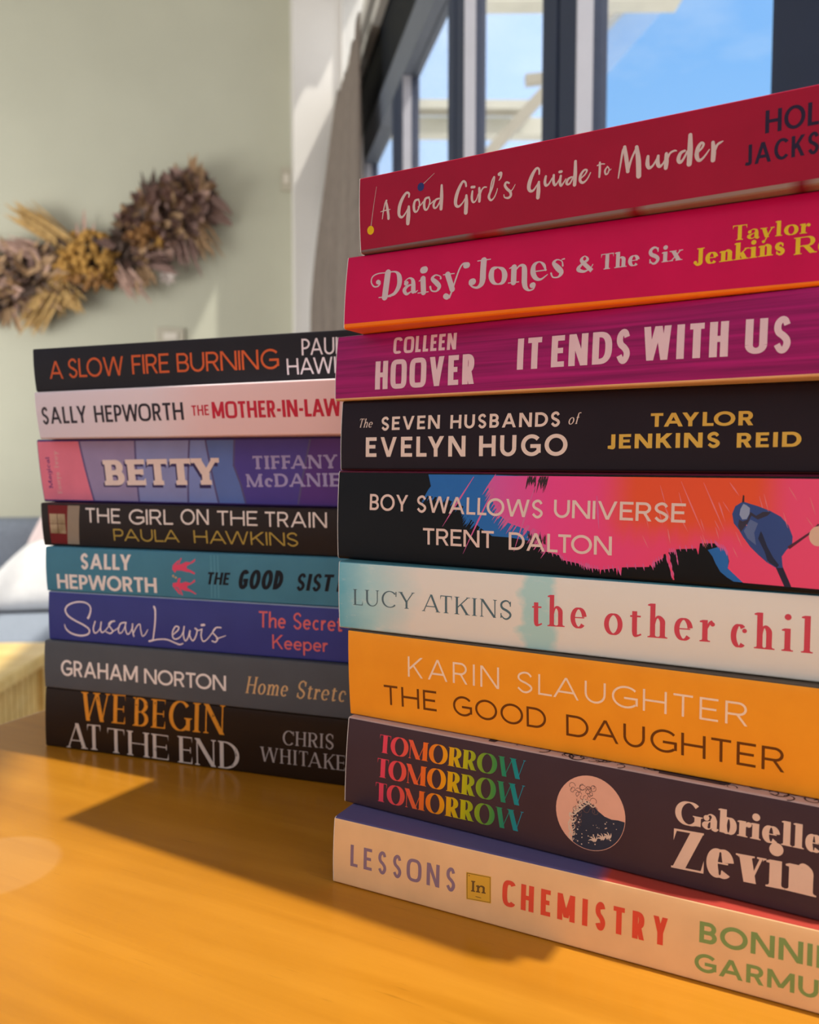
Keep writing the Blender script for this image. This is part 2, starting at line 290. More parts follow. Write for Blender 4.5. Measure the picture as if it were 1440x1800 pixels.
def bench():
    root = empty('wooden_bench', (-1.17, 1.58, 0), .05); tag(root, 'low yellow wooden bench with slatted side beyond the table', 'bench')
    m = wood_mat('bench_pine', (.58, .38, .12, 1), (.66, .45, .155, 1), (.72, .52, .20, 1), .4, (3, 30, 30))
    b = MB(); b.box(-.34, .34, -.42, .40, .42, .45, bev=.006); b.build('top', m, root)
    b = MB()
    for k in range(26): b.box(.285, .297, -.39+k*.03, -.364+k*.03, .05, .42)
    b.box(.27, .285, -.40, .38, .05, .42); b.build('side_panel', m, root)
    b = MB(); b.box(-.305, -.285, -.40, .38, .05, .42); b.build('side_panel', m, root)
    for x in (-.31, .29):
        for y in (-.40, .36): b = MB(); b.box(x-.02, x+.02, y-.02, y+.02, 0, .42); b.build('leg', m, root)
bench()

# ---------------------------------------------------------------- dried flower garland on the wall
def garland():
    rnd = random.Random(5); Q = Q2-.05; c = on_wall(190, 440, Q2)
    root = empty('dried_flower_wreath', c); tag(root, 'dried flower half-wreath of brown leaves and golden blooms on the sage wall', 'wreath')
    path = [(-150, 470), (-60, 505), (40, 500), (110, 480), (170, 462), (230, 430), (275, 395), (315, 362), (345, 335)]
    rad = [50, 58, 62, 60, 60, 56, 55, 52, 40]
    def P(px, py, off=.05): return on_wall(px, py, Q2-off)-c
    def along(t):
        t = max(0, min(len(path)-1.001, t)); i = int(t); f = t-i
        return tuple(path[i][k]+(path[i+1][k]-path[i][k])*f for k in (0, 1)), rad[i]+(rad[i+1]-rad[i])*f
    b = MB(); b.tube([P(*along(k*.25)[0], .03) for k in range(33)], .02, 8); b.build('hoop', mat('willow_hoop', (.12, .07, .045, 1), .8), root)
    def blade(B, p, d, L, w, curl, nrm):
        d = d.normalized(); s = d.cross(nrm).normalized(); n = d.cross(s); vs = []; m = 6
        for i in range(m+1):
            f = i/m; q = p+d*L*f+n*curl*L*f*f; ww = w*math.sin(math.pi*min(.97, .08+.9*f))**.8
            vs += [q+s*ww, q+n*ww*.35, q-s*ww]
        B.add(vs, [(i*3+k, i*3+k+1, i*3+k+4, i*3+k+3) for i in range(m) for k in (0, 1)])
    out = -E2
    def dirn(px0, py0, px1, py1): return (P(px1, py1)-P(px0, py0)).normalized()
    B = {k: MB() for k in ('dark', 'mauve', 'tan', 'pink', 'blush')}; extra = []
    def scatter(key, n, t0, t1, spread, L, w, lean=None, curl=.5, lift=.09):
        for _ in range(n):
            t = rnd.uniform(t0, t1); (x, y), r = along(t); a = rnd.uniform(0, 2*math.pi); q = rnd.random()**.6*spread
            x0, y0 = x+r*q*math.cos(a)*.7, y+r*q*math.sin(a)*.75; p = P(x0, y0, rnd.uniform(.02, lift))
            d = Vector((math.cos(a)*1.0, 0, -math.sin(a)))+out*rnd.uniform(-.1, .9)+Vector((rnd.uniform(-.5, .5), 0, rnd.uniform(-.5, .5)))
            if lean: d = d*.45+Vector((lean[0], 0, -lean[1])).normalized()+out*.2
            blade(B[key], p, d, L*rnd.uniform(.6, 1.25), w*rnd.uniform(.7, 1.3), rnd.uniform(-curl, curl), out+Vector((rnd.uniform(-.6, .6), 0, rnd.uniform(-.6, .6))))
    scatter('dark', 150, 5.0, 8, .9, .075, .024, curl=1.3); scatter('mauve', 190, 5.2, 8, 1.0, .078, .026, curl=1.4, lift=.11)
    scatter('tan', 130, 5.4, 8, .95, .075, .020, curl=1.4, lift=.12); scatter('blush', 60, 5.4, 8, .95, .06, .018, curl=1.2, lift=.12); scatter('dark', 150, 0, 3.2, .8, .08, .016); scatter('dark', 90, 3, 5.4, .7, .07, .014)
    scatter('tan', 230, 0, 2.6, 1.0, .11, .012, curl=.6); scatter('pink', 150, 0, 3.0, 1.0, .075, .012, curl=.8); scatter('mauve', 60, 0, 2.4, 1.0, .08, .015)
    for (x0, y0, x1, y1, n, key) in ((120, 430, 40, 372, 46, 'straw'), (100, 500, 50, 570, 60, 'straw'), (110, 500, 130, 540, 40, 'straw'), (60, 440, 10, 430, 30, 'pink'), (345, 340, 350, 292, 26, 'tan'), (330, 350, 368, 312, 14, 'mauve'),
                                     (268, 350, 262, 305, 18, 'dark'), (290, 345, 285, 318, 14, 'dark'), (225, 455, 250, 410, 20, 'dark'), (210, 470, 235, 515, 26, 'pink'), (235, 450, 300, 460, 24, 'mauve'), (250, 470, 262, 500, 16, 'tan'), (320, 420, 332, 465, 18, 'mauve'), (350, 400, 375, 440, 16, 'tan'), (150, 440, 155, 385, 6, 'pink')):
        bunch = MB()
        for _ in range(n):
            ox, oy = rnd.uniform(-12, 12), rnd.uniform(-12, 12); p = P(x0+ox, y0+oy, rnd.uniform(.04, .11)); e = P(x1+ox*1.6+rnd.uniform(-9, 9), y1+oy*1.2+rnd.uniform(-9, 9), rnd.uniform(.04, .13))
            blade(bunch, p, e-p, (e-p).length*rnd.uniform(.8, 1.1), .006*rnd.uniform(.7, 1.5), rnd.uniform(-.15, .15), out)
        extra.append((key, bunch))
    def balls(key, n, x, y, rx, ry, r0, r1):
        bunch = MB(); extra.append((key, bunch))
        for _ in range(n):
            a = rnd.uniform(0, 2*math.pi); q = math.sqrt(rnd.random()); bunch.ball(P(x+rx*q*math.cos(a), y+ry*q*math.sin(a), .06+.07*(1-q*q)+rnd.uniform(-.01, .02)), rnd.uniform(r0, r1), 8, sq=(1, .8, 1))
    balls('gold', 150, 155, 455, 58, 48, .010, .021); balls('gold', 40, 115, 470, 30, 30, .010, .017); balls('rust', 60, 250, 415, 32, 30, .010, .020); balls('rust', 45, 160, 490, 55, 22, .010, .018); balls('gold', 10, 280, 428, 12, 14, .010, .014)
    for cx0, cy0, r, n in ((295, 486, 17, 60), (120, 470, 10, 20), (95, 408, 10, 24)):
        bunch = MB(); extra.append(('puff', bunch))
        for _ in range(n):
            a = rnd.uniform(0, 2*math.pi); p = P(cx0, cy0, .07); d = Vector((math.cos(a), 0, math.sin(a)))+out*rnd.uniform(-.2, 1); blade(bunch, p, d, r*.0028*rnd.uniform(.7, 1.1), .003, .1, out)
    cols = dict(blush=('pink_sprigs', (.50, .33, .27)), dark=('dark_leaves', (.10, .066, .052)), mauve=('mauve_leaves', (.30, .19, .165)), tan=('tan_leaves', (.42, .27, .15)), gold=('golden_blooms', (.45, .245, .055)), pink=('pink_sprigs', (.50, .33, .27)), rust=('rust_blooms', (.27, .13, .04)), puff=('white_puffs', (.70, .62, .58)), straw=('straw_ears', (.55, .36, .14)))
    for bb in list(B.values())+[q for _, q in extra]:
        lim = Q2-.006-c.dot(E2); bb.v = [tuple(Vector(v)-E2*max(0, Vector(v).dot(E2)-lim)) for v in bb.v]
    for k, bb in list(B.items())+extra:
        nm, cc = cols[k]; loose = k in B
        bb.build(nm if loose or k in ('gold', 'rust', 'puff', 'straw') else nm.split('_')[0]+'_spray', mat('dried_'+nm, cc+(1,), .85, .25, 60), root, k in ('gold', 'rust'))
garland()

# ---------------------------------------------------------------- table
TA = Vector((.893, -.45, 0)).normalized(); TB = Vector((.45, .893, 0)).normalized(); TORG = Vector((-.2455, .482, TZ))
def table():
    root = empty('table', (TORG.x, TORG.y, 0), math.atan2(TA.y, TA.x)); tag(root, 'honey-coloured wooden table carrying both stacks of books', 'table')
    ringp = at_depth(-14, 1522, .30); d = ray(-14, 1522); ringp = EYE+d*((TZ-EYE.z)/d.z); rel = ringp-TORG
    m = wood_mat('table_birch', (.37, .142, .008, 1), (.42, .167, .011, 1), (.47, .196, .016, 1), .28, (4, 60, 60), (rel.dot(TA), rel.dot(TB), .026), .12)
    b = MB(); b.box(0, .62, -.85, .17, TZ-.03, TZ, bev=.004); b.build('tabletop', m, root)
    b = MB(); b.box(.03, .59, -.82, -.80, TZ-.11, TZ-.03); b.box(.03, .59, .12, .14, TZ-.11, TZ-.03); b.box(.03, .05, -.80, .12, TZ-.11, TZ-.03); b.box(.57, .59, -.80, .12, TZ-.11, TZ-.03); b.build('apron', m, root)
    for x in (.055, .565):
        for y in (-.795, .115): b = MB(); b.box(x-.027, x+.027, y-.027, y+.027, 0, TZ-.03, bev=.004); b.build('leg', m, root)
table()
# ---------------------------------------------------------------- lettering: a small parametric stroke font
class Pen:
    """collects printed strips (pairs of left/right points) in cap-height units"""
    def __init__(s, F):
        s.F = F; s.strips = []; s.dx = 0.0; s.sw = 1.0
    def emit(s, pairs): s.strips.append([((a[0]+s.dx, a[1]), (b[0]+s.dx, b[1])) for a, b in pairs])
    def path(s, pts, ws, closed=False):
        n = len(pts); pr = []
        for i in range(n):
            a = pts[(i-1) % n] if (closed or i) else pts[i]
            b = pts[(i+1) % n] if (closed or i < n-1) else pts[i]
            tx, ty = b[0]-a[0], b[1]-a[1]; L = math.hypot(tx, ty) or 1; nx, ny = -ty/L, tx/L
            w = ws[i]/2; p = pts[i]
            pr.append(((p[0]+nx*w, p[1]+ny*w), (p[0]-nx*w, p[1]-ny*w)))
        if closed: pr.append(pr[0])
        s.emit(pr)
    def penw(s, pts, closed=False, W=None, H=None):
        W = W or s.F['W']; H = H or s.F['H']; n = len(pts); ws = []
        for i in range(n):
            a = pts[(i-1) % n] if (closed or i) else pts[i]
            b = pts[(i+1) % n] if (closed or i < n-1) else pts[i]
            tx, ty = b[0]-a[0], b[1]-a[1]; L = math.hypot(tx, ty) or 1
            ws.append(H + (W-H)*(abs(ty)/L)**s.F.get('pw', 1.6))
        return ws
    def v(s, x, y0, y1, w=None):
        w = (w or s.F['W'])/2; n = 6
        s.emit([((x-w, y0+(y1-y0)*i/n), (x+w, y0+(y1-y0)*i/n)) for i in range(n+1)])
    def h(s, x0, x1, y, w=None):
        w = (w or s.F['H'])/2
        s.emit([((x0, y+w), (x0, y-w)), ((x1, y+w), (x1, y-w))])
    def d(s, x0, y0, x1, y1, w):
        L = math.hypot(x1-x0, y1-y0); hw = w/2*L/max(abs(y1-y0), 1e-6); n = 6
        s.emit([((x0+(x1-x0)*i/n-hw, y0+(y1-y0)*i/n), (x0+(x1-x0)*i/n+hw, y0+(y1-y0)*i/n)) for i in range(n+1)])
    def disc(s, x, y, r, ry=None):
        ry = ry or r; n = 12
        s.emit([((x-r*math.cos(a), y+ry*math.sin(a)), (x-r*math.cos(a), y-ry*math.sin(a))) for a in [math.pi*i/n for i in range(n+1)]])
    def ser(s, x, y, W=None, l=1, r=1):
        """serif across the end of a stem; y is 0 for a foot, the top height for a head"""
        F = s.F; k = F.get('s', 0)
        if not k: return
        W = W or F['W']; t = F.get('sh', F['H']); up = 1 if y < 0.05 else -1
        a, b = x-W/2-k*l, x+W/2+k*r
        s.emit([((a, y), (a, y+up*t)), ((b, y), (b, y+up*t))])
        q = F.get('br', .5)*k
        if q:
            if l: s.emit([((x-W/2-q, y+up*t), (x-W/2-q, y+up*t*.9)), ((x-W/2-q*.3, y+up*(t+q*.3)), (x-W/2-q*.3, y+up*t*.9)), ((x-W/2+.002, y+up*(t+q)), (x-W/2+.002, y+up*t*.9))])
            if r: s.emit([((x+W/2+q, y+up*t), (x+W/2+q, y+up*t*.9)), ((x+W/2+q*.3, y+up*(t+q*.3)), (x+W/2+q*.3, y+up*t*.9)), ((x+W/2-.002, y+up*(t+q)), (x+W/2-.002, y+up*t*.9))])
    def flag(s, x, y, W=None):
        F = s.F; k = F.get('s', 0)
        if not k: return
        W = W or F['W']; t = F.get('sh', F['H'])
        s.emit([((x-W/2-k, y-k*.45), (x-W/2-k, y-k*.45-t)), ((x-W/2+.01, y), (x-W/2+.01, y-t-k*.6))])
    def ell(s, cx, cy, rx, ry, a0=0, a1=360, W=None, H=None, n=36):
        e = 2.0/s.F.get('sq', 2.0); closed = abs(a1-a0) >= 360
        m = n if closed else n+1; pts = []
        for i in range(m):
            a = math.radians(a0+(a1-a0)*i/n); c, q = math.cos(a), math.sin(a)
            pts.append((cx+rx*math.copysign(abs(c)**e, c), cy+ry*math.copysign(abs(q)**e, q)))
        s.path(pts, s.penw(pts, closed, W, H), closed)
    def bowl(s, x0, x1, y0, y1, W=None, right=True):
        ry = (y1-y0)/2; sg = 1 if right else -1; rx = min(abs(x1-x0), ry*1.15 if s.F.get('sq', 2) < 3 else ry*.75)
        e = 2.0/min(s.F.get('sq', 2.0), 2.6); pts = [(x0, y1)]
        for i in range(25):
            a = math.radians(90-180*i/24); c, q = math.cos(a), math.sin(a)
            pts.append((x1-sg*rx+sg*rx*abs(c)**e, (y0+y1)/2+ry*math.copysign(abs(q)**e, q)))
        pts.append((x0, y0)); s.path(pts, s.penw(pts, False, W))
    def spl(s, pts, w0, w1, ball=0, n=8, ws=None):
        P = [pts[0]]+list(pts)+[pts[-1]]; o = []
        for i in range(1, len(P)-2):
            for k in range(n):
                t = k/n
                o.append(tuple(.5*(2*P[i][j]+(P[i+1][j]-P[i-1][j])*t+(2*P[i-1][j]-5*P[i][j]+4*P[i+1][j]-P[i+2][j])*t*t+(3*P[i][j]-P[i-1][j]-3*P[i+1][j]+P[i+2][j])*t**3) for j in range(len(pts[0]))))
        o.append(tuple(P[-2])); m = len(o)
        if len(pts[0]) > 2: s.path([q[:2] for q in o], [q[2] for q in o]); return
        s.path(o, [w0+(w1-w0)*math.sin(math.pi*i/(m-1))**1.3 for i in range(m)])

CW = dict(A=.9, B=.62, C=.84, D=.8, E=.56, F=.53, G=.9, H=.76, I=0, J=.42, K=.7, L=.5, M=.98, N=.8, O=.96, P=.6, Q=.96, R=.65, S=.58, T=.6, U=.72, V=.84, W=1.24, X=.78, Y=.78, Z=.66)
LW = dict(a=.5, b=.56, c=.5, d=.56, e=.54, f=.34, g=.55, h=.52, i=0, k=.52, l=0, m=.86, n=.52, o=.58, p=.56, r=.34, s=.42, t=.34, u=.52, v=.52, w=.8, x=.52, y=.52)

def gwidth(c, F, sw):
    if c in CW: b = CW[c]
    elif c in LW: b = LW[c]*F.get('lw', 1)
    else: b = {'&': .8, "'": .1, '-': .3, '.': .1}.get(c, .4)
    if c in 'Iil': return F['W']+(F.get('s', 0)*1.6 if c != 'I' else F.get('s', 0)*2)
    return max(b*sw, F['W']*1.2)

def glyph(P, c, w):
    F = P.F; W, H = F['W'], F['H']; a, b = W/2, w-W/2; lo, hi = H/2, 1-H/2; m = w/2
    TD, Td = F.get('TD', W), F.get('Td', H); xh = F.get('xh', .66); xt = xh-H/2; asc = F.get('asc', 1.0); ov = F.get('ov', .015)
    lo -= 0; S = F.get('s', 0); e = P.ser
    if c == 'A':
        hl, hr = Td*.55, TD*.55; P.d(hl+S*.4, 0, m+(TD-Td)*.2*0, 1, Td); P.d(w-hr-S*.4, 0, m, 1, TD); P.h(w*.2, w*.8, .3+H*.1, H)
        e(hl+S*.4, 0, Td); e(w-hr-S*.4, 0, TD)
    elif c in 'BDPR':
        x = a+S*.6; P.v(x, 0, 1); e(x, 0, l=1, r=1 if c in 'PR' else 0); e(x, 1, r=0)
        if c == 'D': P.bowl(x, b, lo, hi)
        elif c == 'B': P.bowl(x, b-w*.05, .5, hi); P.bowl(x, b, lo, .5)
        elif c == 'P': P.bowl(x, b, .42, hi)
        else:
            P.bowl(x, b-w*.04, .46, hi); P.d(w-TD*.6, 0, w*.5, .5, TD); e(w-TD*.6, 0, TD, l=0)
    elif c in 'CGOQ':
        ry = (1-H)/2+ov; rx = m-a
        if c in 'OQ': P.ell(m, .5, rx, ry)
        else:
            sq = F.get('sq', 2) > 3; w2 = w*1.0
            P.ell(w2/2+(0.06*w if not sq else 0), .5, (rx if sq else rx*1.02), ry, 42 if not sq else 22, 318 if c == 'C' or not sq else 338)
            if c == 'G':
                if S: P.v(b, lo, .42, W); e(b, .45, W)
                else: P.h(m, w, .46, H); P.v(b, .18 if sq else .14, .46+H/2, W)
            elif S: P.v(w-F['H']*1.0, .68, .98, F['H']*1.3)
        if c == 'Q': P.d(w*.95, -.02, w*.6, .35, TD)
    elif c in 'EFL':
        x = a+S*.6; P.v(x, 0, 1); e(x, 0, r=0 if c != 'F' else 1); e(x, 1, r=0 if c != 'L' else 1)
        if c != 'L': P.h(x, w, hi, H); P.h(x, w*.9, .5+H*.1, H)
        if c != 'F': P.h(x, w, lo, H)
        if S:
            q = H*1.1
            if c != 'L': P.emit([((w-q*.6, 1), (w-q*.6, .98)), ((w, 1), (w, .76))]); P.v(w*.9-q*.3, .4, .62, q*.7)
            if c != 'F': P.emit([((w-q*1.2, .02), (w-q*1.2, 0)), ((w, .28), (w, 0))])
    elif c == 'H':
        x0, x1 = a+S*.7, b-S*.7; P.v(x0, 0, 1); P.v(x1, 0, 1); P.h(x0, x1, .51, H)
        for x in (x0, x1): e(x, 0); e(x, 1)
    elif c == 'I': P.v(m, 0, 1); e(m, 0); e(m, 1)
    elif c == 'J':
        x = b-S*.4; P.v(x, .28, 1); e(x, 1); pts = [(x, .3), (x-.02*w, .1), (x-w*.34, lo), (a*.7, .1)]; P.spl([(p[0], p[1], q) for p, q in zip(pts, (W, W*.95, (W+H)/2, H))], W, W)
        if S and F['W'] > .2: P.disc(a*.9, .16, W*.42)
    elif c == 'K':
        x = a+S*.6; P.v(x, 0, 1); e(x, 0); e(x, 1); P.d(x+W*.2, .38, w-Td*.6, 1, Td); P.d(w-TD*.6, 0, x+(w-x)*.34, .58, TD); e(w-TD*.6, 0, TD); e(w-Td*.6, 1, Td)
    elif c == 'M':
        if F.get('splay'):
            P.d(Td*.5, 0, w*.2, 1, Td); P.d(w-W*.6, 0, w*.8, 1, W); P.d(m, .0, w*.2, 1, TD); P.d(m, 0, w*.8, 1, Td)
        else:
            x0, x1 = Td*.5+S*.7, b-S*.7; P.v(x0, 0, 1, Td if S else W); P.v(x1, 0, 1); yb = .0 if S else .12
            P.d(m, yb, x0, 1, TD); P.d(m, yb, x1, 1, Td); e(x0, 0, Td); e(x1, 0); e(x0, 1, Td, r=0); e(x1, 1, l=0)
    elif c == 'N':
        q = Td if S else W; x0, x1 = q/2+S*.7, w-q/2-S*.7; P.v(x0, 0, 1, q); P.v(x1, 0, 1, q); P.d(x1-q*.1, 0, x0+q*.1, 1, TD); e(x0, 0, q); e(x0, 1, q, r=0); e(x1, 1, q)
    elif c == 'S' or c == 's':
        T = 1 if c == 'S' else xh; sx = lambda u: a+(w-W)*u; sy = lambda u: lo-ov+(T-H+2*ov)*u
        f = .9*H+.1*W if S else H
        P.spl([(sx(u), sy(q)) for u, q in ((.96, .82), (.74, .98), (.42, 1.0), (.1, .88), (.04, .7), (.22, .56), (.6, .46), (.93, .32), (.96, .16), (.68, 0.0), (.34, .0), (.0, .18))], f, max(W, H) if S else (W+H)/2)
        if S: P.v(sx(.97), T*.7, T*.97, H*1.2); P.v(sx(.01), T*.03, T*.3, H*1.2)
    elif c == 'T':
        P.v(m, 0, 1); P.h(0, w, hi, H); e(m, 0)
        if S:
            q = H*1.2; P.emit([((0, 1), (0, .74)), ((q, 1), (q, .97))]); P.emit([((w-q, 1), (w-q, .97)), ((w, 1), (w, .74))])
    elif c == 'U':
        x0, x1 = a+S*.7, w-(Td if S else W)/2-S*.7; q = Td if S else W; r = min((x1-x0)/2, .42); yb = lo-ov+r*(1 if F.get('sq', 2) < 3 else .9)
        P.v(x0, yb, 1); P.v(x1, yb, 1, q)
        pts = []; ws = []
        for i in range(19):
            t = math.pi+math.pi*i/18; pts.append(((x0+x1)/2+(x1-x0)/2*math.cos(t), yb+(yb-lo+ov)*math.sin(t)))
            k = abs(math.cos(t))**1.5; ws.append(H+((W if i < 9 else q)-H)*k)
        P.path(pts, ws); e(x0, 1); e(x1, 1, q)
    elif c in 'VW':
        n = 1 if c == 'V' else 2; sp = w/n
        for k in range(n):
            P.d(k*sp+sp*.5, 0, k*sp+TD*.55*(k == 0)+S*.5*(k == 0)+(.08*sp if k else 0), 1, TD); P.d(k*sp+sp*.5, 0, (k+1)*sp-Td*.6*(k == n-1)-S*.5*(k == n-1)+(.06*sp if k < n-1 else 0), 1, Td)
        e(TD*.55+S*.5, 1, TD); e(w-Td*.6-S*.5, 1, Td)
        if n == 2 and S: e(sp*1.08, 1, TD)
    elif c == 'X': P.d(w-TD*.6, 0, TD*.6, 1, TD); P.d(Td*.6, 0, w-Td*.6, 1, Td); e(w-TD*.6, 0, TD); e(TD*.6, 1, TD); e(Td*.6, 0, Td); e(w-Td*.6, 1, Td)
    elif c == 'Y':
        P.v(m, 0, .45); P.d(m, .4, TD*.6+S*.4, 1, TD); P.d(m, .4, w-Td*.6-S*.4, 1, Td); e(m, 0); e(TD*.6+S*.4, 1, TD); e(w-Td*.6-S*.4, 1, Td)
    elif c == 'Z':
        P.h(w*.06, w*.97, hi, H); P.h(0, w, lo, H); P.d(TD*.65, H*.3, w-TD*.65, 1-H*.3, TD)
        if S: P.emit([((w*.05, 1), (w*.05, .7)), ((w*.05+H*1.4, 1), (w*.05+H*1.4, .96))]); P.emit([((w-H*1.4, .04), (w-H*1.4, 0)), ((w, .32), (w, 0))])
    elif c == '&':
        P.spl([(w*.95, .42, H), (w*.8, .2, H*1.2), (w*.45, .02+H/2, (W+H)/2), (w*.1, .22, W), (w*.3, .5, (W+H)/2), (w*.62, .74, W*.7), (w*.45, 1-H/2, H), (w*.26, .78, W*.8), (w*.45, .5, W), (w*.9, .03, W)], W, W)
    elif c == "'": P.d(m, .68, m, 1, W)
    elif c == '-': P.h(0, w, .42, max(H, .12))
    elif c == '.': P.disc(m, W*.5, W*.6)
    # ---- lower case
    elif c == 'a':
        x = b-S*.3; P.v(x, .06 if S else 0, xh*.68)
        P.spl([(x, xh*.6, W), (x-.02, xh*.86, (W+H)/2), (m, xt+ov, H), (a+.02, xh*.78, H*1.1)], W, W)
        if S: P.disc(a+.02+W*.1, xh*.72, W*.45); P.spl([(x, .1, W), (x+W*.3, .02, W*.5), (x+W*.75, .08, H)], W, W)
        P.spl([(x, xh*.58, H), (m*.9, xh*.5, H*1.1), (a, xh*.26, W*.95), (m*.8, lo-ov+H*.1, H*1.2), (x, xh*.22, H)], W, W)
    elif c in 'bdpq':
        up = c in 'bd'; L = c in 'bp'; x = (a+S*.4) if L else (b-S*.4); P.v(x, 0 if up else -.34, asc if up else xh)
        cx0, cx1 = (x+W*.1, b) if L else (a, x-W*.1); P.ell((cx0+cx1)/2, xh/2, (cx1-cx0)/2, (xh-H)/2+ov)
        if up: P.flag(x, asc)
        else: P.flag(x, xh); P.emit([((x-W/2-S, -.34), (x-W/2-S, -.34+H)), ((x+W/2+S, -.34), (x+W/2+S, -.34+H))]) if S else None
    elif c == 'c':
        P.ell(m+.04*w, xh/2, m-a, (xh-H)/2+ov, 48, 312)
        if S: P.disc(w*.86, xh*.74, W*.42)
    elif c == 'e':
        P.h(a, b+(.0 if S else W*.3), xh*.52, H if not S else F.get('sh', H)); P.ell(m, xh/2, m-a, (xh-H)/2+ov, 8, 318)
    elif c == 'f':
        P.v(m*.8, 0, asc*.8); P.spl([(m*.8, asc*.75, W), (m*.9, asc*.94, (W+H)/2), (w*.98, asc-H/2, H)], W, W); P.h(0, w*.9, xt, H); e(m*.8, 0)
        if S: P.disc(w, asc-W*.4, W*.36)
    elif c == 'g':
        P.ell(m, xh/2, m-a, (xh-H)/2+ov); P.v(b, -.12, xh); P.spl([(b, -.1, W), (b-.04, -.25, W*.8), (m, -.32, H), (a, -.24, H)], W, W)
    elif c in 'hnmk' or c == 'r':
        x = a+S*.5; P.v(x, 0, asc if c in 'hk' else xh); P.flag(x, asc if c in 'hk' else xh); e(x, 0)
        def arch(xa, xb):
            r = (xb-xa)/2
            P.spl([(xa+W*.3, xh*.62, H), (xa+r*.7, xt*.97, H*1.1), (xa+r*1.3, xt+ov, (W+H)/2), (xb-.01, xh*.82, W), (xb, xh*.6, W)], W, W); P.v(xb, 0, xh*.64); e(xb, 0)
        if c in 'hn': arch(x, b-S*.5)
        elif c == 'm': mm = x+(b-S*.5-x)/2; arch(x, mm); arch(mm, b-S*.5)
        elif c == 'r':
            P.spl([(x+W*.3, xh*.6, H), (x+W*.9, xh*.88, H*1.4), (w*.94, xt, (H*1.3 if S else H))], W, W)
            if S: P.disc(w-W*.1, xh*.82, W*.42)
        else: P.d(x+W*.3, xh*.4, w-Td*.6, xh, Td); P.d(w-TD*.6, 0, x+(w-x)*.35, xh*.62, TD); e(w-TD*.6, 0, TD); e(w-Td*.6, xh, Td)
    elif c in 'il':
        P.v(m, 0, asc if c == 'l' else xh); P.flag(m, asc if c == 'l' else xh); e(m, 0)
        if c == 'i': P.disc(m, F.get('dot', .9), max(W*.58, .07))
    elif c == 'o': P.ell(m, xh/2, m-a, (xh-H)/2+ov)
    elif c == 't':
        x = m*.8; P.v(x, .12, xh*1.32 if not S else xh*1.2); P.h(0, w*.95, xt, H); P.spl([(x, .16, W), (x+.02, .04, W*.9), (w*.7, lo, H*1.2), (w, .07, H)], W, W)
    elif c == 'u':
        x, y = a+S*.4, b-S*.4; P.v(x, .22, xh); P.v(y, 0, xh); P.flag(x, xh); P.flag(y, xh); P.spl([(x, .26, W), (x+.02, .08, W*.9), (m, lo-ov, (W+H)/2), (y-W*.2, .14, H)], W, W)
    elif c in 'vwy':
        n = 2 if c == 'w' else 1; sp = w/n
        for k in range(n):
            P.d(k*sp+sp*.5, 0, k*sp+TD*.6+S*.3, xh, TD)
            if c == 'y':
                P.d(sp*.5-sp*.22, -.3, w-Td*.6-S*.3, xh, Td); P.disc(sp*.24, -.27, max(W*.4, H*.6)) if S else None
            else: P.d(k*sp+sp*.5, 0, (k+1)*sp-Td*.6-S*.3, xh, Td)
        e(TD*.6+S*.3, xh, TD); e(w-Td*.6-S*.3, xh, Td)
    elif c == 'x': P.d(w-TD*.6, 0, TD*.6, xh, TD); P.d(Td*.6, 0, w-Td*.6, xh, Td); e(w-TD*.6, 0, TD); e(TD*.6, xh, TD); e(Td*.6, 0, Td); e(w-Td*.6, xh, Td)

def set_word(txt, F, width):
    """strips of a word of cap height 1 whose ink is exactly `width` wide"""
    sp = F.get('sp', .12); lo, hi = .15, 4.0
    tot = lambda q: sum(gwidth(c, F, q) for c in txt)+sp*sum(kern(txt[i], txt[i+1]) for i in range(len(txt)-1))
    for _ in range(40):
        md = (lo+hi)/2
        if tot(md) < width: lo = md
        else: hi = md
    P = Pen(F); x = 0.0
    for i, c in enumerate(txt):
        w = gwidth(c, F, lo); P.dx = x; glyph(P, c, w); x += w
        if i < len(txt)-1: x += sp*kern(c, txt[i+1])
    sl = F.get('slant', 0)
    return [[((a[0]+sl*a[1], a[1]), (b[0]+sl*b[1], b[1])) for a, b in s] for s in P.strips]

def kern(a, b):
    k = 1.0
    if a in 'ATVWYLFP' and b in 'ATVWYO' and a != b: k -= .75
    if a in 'AVWY' and b in 'AVWY': k -= .5
    if (a in 'TVWYF' and b in 'aeoury'): k -= .9
    if a in 'OCDG' or b in 'OCGQ': k -= .2
    return k
